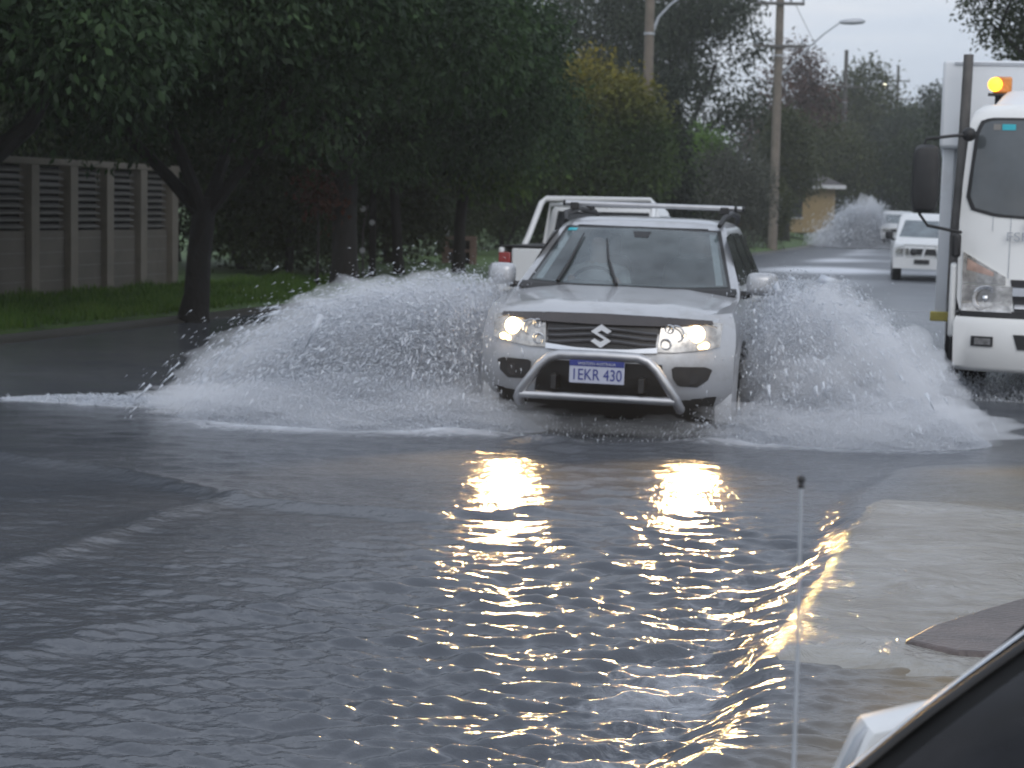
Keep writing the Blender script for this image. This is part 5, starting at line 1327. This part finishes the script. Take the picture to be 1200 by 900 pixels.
def mound(cx, cy, rx, ry, h, size, vx=1.0):
    def f(r, n):
        a = r.uniform(0, 6.283, n); q = np.sqrt(r.random(n))
        x = cx + rx * q * np.cos(a); y = cy + ry * q * np.sin(a)
        z = h * r.random(n) ** 1.7 * (1 - q ** 2)
        return np.stack([x, y, z], -1), np.stack([np.full(n, vx), r.normal(0, .4, n), r.normal(0.2, 1, n)], -1), size * r.lognormal(0, .4, n)
    return f
org = (SUVP.x, SUVP.y, 0.0)
def mist(parent, lumps, dens, seed):
    """fine spray hanging between the drops: lumpy closed bodies of thin white mist, thinning out to their edges"""
    m = bpy.data.materials.new('fine_spray'); m.use_nodes = True; nt = m.node_tree
    nt.nodes.remove(nt.nodes['Principled BSDF'])
    pv = N(nt, 'ShaderNodeVolumePrincipled'); pv.inputs['Color'].default_value = (0.97, 0.98, 1.0, 1); pv.inputs['Density'].default_value = dens; pv.inputs['Anisotropy'].default_value = 0.0
    nt.links.new(pv.outputs[0], nt.nodes['Material Output'].inputs['Volume'])
    rr = random.Random(seed)
    for (x, y, z, rx, ry, rz_, tilt) in lumps:
        bm = bmesh.new(); bmesh.ops.create_icosphere(bm, subdivisions=5, radius=1.0)
        ph = [rr.uniform(0, 6.28) for _ in range(9)]
        rot = Matrix.Rotation(tilt, 3, 'Y')
        for v in bm.verts:
            d = v.co.copy()
            k = 1 + 0.17 * math.sin(4.1 * d.x + ph[0]) * math.sin(3.7 * d.y + ph[1] + 2 * d.z) + 0.09 * math.sin(9 * d.x + ph[2] + 3 * d.z) * math.sin(8 * d.z + ph[3]) + 0.085 * math.sin(19 * d.x + ph[4]) * math.sin(17 * d.z + ph[5] + 4 * d.y) + 0.04 * math.sin(33 * d.z + ph[6]) * math.sin(31 * d.x + 7 * d.y + ph[7])
            q = rot @ Vector((d.x * rx * k, d.y * ry * k, d.z * rz_ * k))
            v.co = (q.x + x, q.y + y, max(q.z + z, 0.015))
        me = bpy.data.meshes.new('mist'); bm.to_mesh(me); bm.free()
        link('mist', me, m, parent)

sp1 = drops('water_spray', 'white sheet of spray fanning out low to the left of the silver car', org, SUV_RZ, [
    (150000, fan(-0.90, 0.55, -1, (0.4, 3.2), (2.9, 4.45), 0.86, 1.2, 0.0022, vr=.32, arms=30)),
    (52000, fan(-0.90, 0.55, -1, (0.3, 3.3), (2.6, 4.75), 0.80, 0.9, 0.0034, vr=.10, arms=90, jit=.02)),
    (90000, fan(-0.90, 0.45, -1, (0.1, 2.0), (2.4, 4.4), 0.80, 0.9, 0.0022, arms=26)),
    (80000, fan(-0.90, 0.35, -1, (1.0, 4.6), (0.9, 2.6), 0.55, 0.8, 0.0022)),
    (90000, mound(-1.75, 0.25, 1.35, 0.45, 0.42, 0.0022, -2.0)),
    (14000, mound(-3.5, 0.9, 1.3, 0.25, 0.08, 0.0028, -2.0)),
], 5)
sp2 = drops('water_spray', 'white cloud of spray between the silver car and the truck', org, SUV_RZ, [
    (170000, fan(0.98, 0.75, 1, (0.25, 1.3), (2.3, 4.5), 0.90, 1.4, 0.0022, arms=40, jit=.06, vr=.3)),
    (42000, fan(0.98, 0.75, 1, (0.3, 1.8), (2.4, 4.8), 0.88, 1.2, 0.0034, vr=.10, arms=80, jit=.02)),
    (110000, fan(0.92, 0.85, 1, (0.4, 1.9), (1.6, 3.8), 0.78, 1.2, 0.0022, arms=30, jit=.06, vr=.35)),
    (70000, fan(0.92, 0.65, 1, (1.2, 3.6), (0.6, 1.7), 0.42, 1.0, 0.0022)),
    (80000, mound(1.65, 0.5, 1.0, 0.55, 0.40, 0.0022, 2.0)),
], 6)
mist(sp1, [(-1.35, 0.9, 0.40, 0.75, 0.6, 0.52, 0.0), (-1.65, 0.9, 0.66, 0.78, 0.45, 0.40, -0.12), (-2.35, 0.95, 0.52, 0.85, 0.4, 0.30, -0.35), (-1.9, 0.35, 0.12, 1.45, 0.6, 0.20, 0), (-2.9, 0.9, 0.25, 0.75, 0.35, 0.2, -0.4), (-1.2, 0.5, 0.15, 0.55, 0.5, 0.25, 0)], 1.8, 4)
mist(sp2, [(1.36, 1.0, 0.42, 0.44, 0.65, 0.60, 0.22), (1.55, 1.1, 0.50, 0.52, 0.6, 0.48, 0.2), (1.75, 0.7, 0.25, 0.75, 0.6, 0.32, 0.15), (1.75, 0.35, 0.10, 1.05, 0.55, 0.19, 0), (2.0, 0.9, 0.42, 0.5, 0.5, 0.32, 0.4)], 1.8, 7)
sp3 = drops('water_spray', 'thin splashes dripping under the bumper of the silver car', org, SUV_RZ, [
    (500, mound(0, 0.10, 0.85, 0.35, 0.16, 0.0025, 0.3)),
    (700, fan(-0.75, 0.25, 1, (0.1, 0.6), (0.8, 2.2), .35, .3, 0.0036)), (700, fan(0.75, 0.25, -1, (0.1, 0.6), (0.8, 2.2), .35, .3, 0.0036))], 8)
mist(sp3, [(-0.35, 0.15, 0.04, 0.5, 0.22, 0.12, 0), (0.4, 0.15, 0.04, 0.45, 0.22, 0.10, 0)], 1.0, 14)
tr_o = truck.location
drops('water_spray', 'thin splashes round the front tyre of the truck', (tr_o.x, tr_o.y, 0), TRZ, [
    (4000, fan(-1.0, 0.5, -1, (0.0, 0.9), (0.8, 1.9), .36, .3, 0.0042)), (6000, mound(-0.5, 0.55, 0.75, 0.4, .30, 0.0042, .3))], 9)
fo = u3.location
sp5 = drops('water_spray', 'tall pale plume of spray at the far end of the street', (fo.x, fo.y, 0), u3.rotation_euler.z, [
    (60000, fan(-0.95, 0.5, -1, (0.1, 2.2), (3.6, 6.6), 1.25, 1.6, 0.008, arms=40, jit=.14, vr=.4)),
    (20000, mound(-1.6, 0.6, 1.8, .6, .6, 0.009, -2))], 10)

mist(sp5, [(-1.9, 1.2, 0.8, 1.3, 0.9, 1.2, 0.3), (-1.5, 1.2, 1.2, .8, .8, 1.3, 0.2), (-2.6, 1.0, .4, 1.6, .8, .6, 0)], 1.3, 9)
# ------------------------------------------------------------------ damp air
HAZE = 0.0008
if HAZE:
    hm = bpy.data.materials.new('damp_air'); hm.use_nodes = True; nt = hm.node_tree
    nt.nodes.remove(nt.nodes['Principled BSDF'])
    pv = N(nt, 'ShaderNodeVolumePrincipled'); pv.inputs['Color'].default_value = (0.90, 0.91, 0.90, 1); pv.inputs['Density'].default_value = HAZE; pv.inputs['Anisotropy'].default_value = 0.2
    nt.links.new(pv.outputs[0], nt.nodes['Material Output'].inputs['Volume'])
    mb = MB(); mb.box((-60, 745, 9.3), (1300, 1620, 22.0)); hz = mb.build('haze', hm, smooth=False); tag(hz, kind='stuff')
scene.cycles.volume_bounces = 3
scene.cycles.volume_max_steps = 64
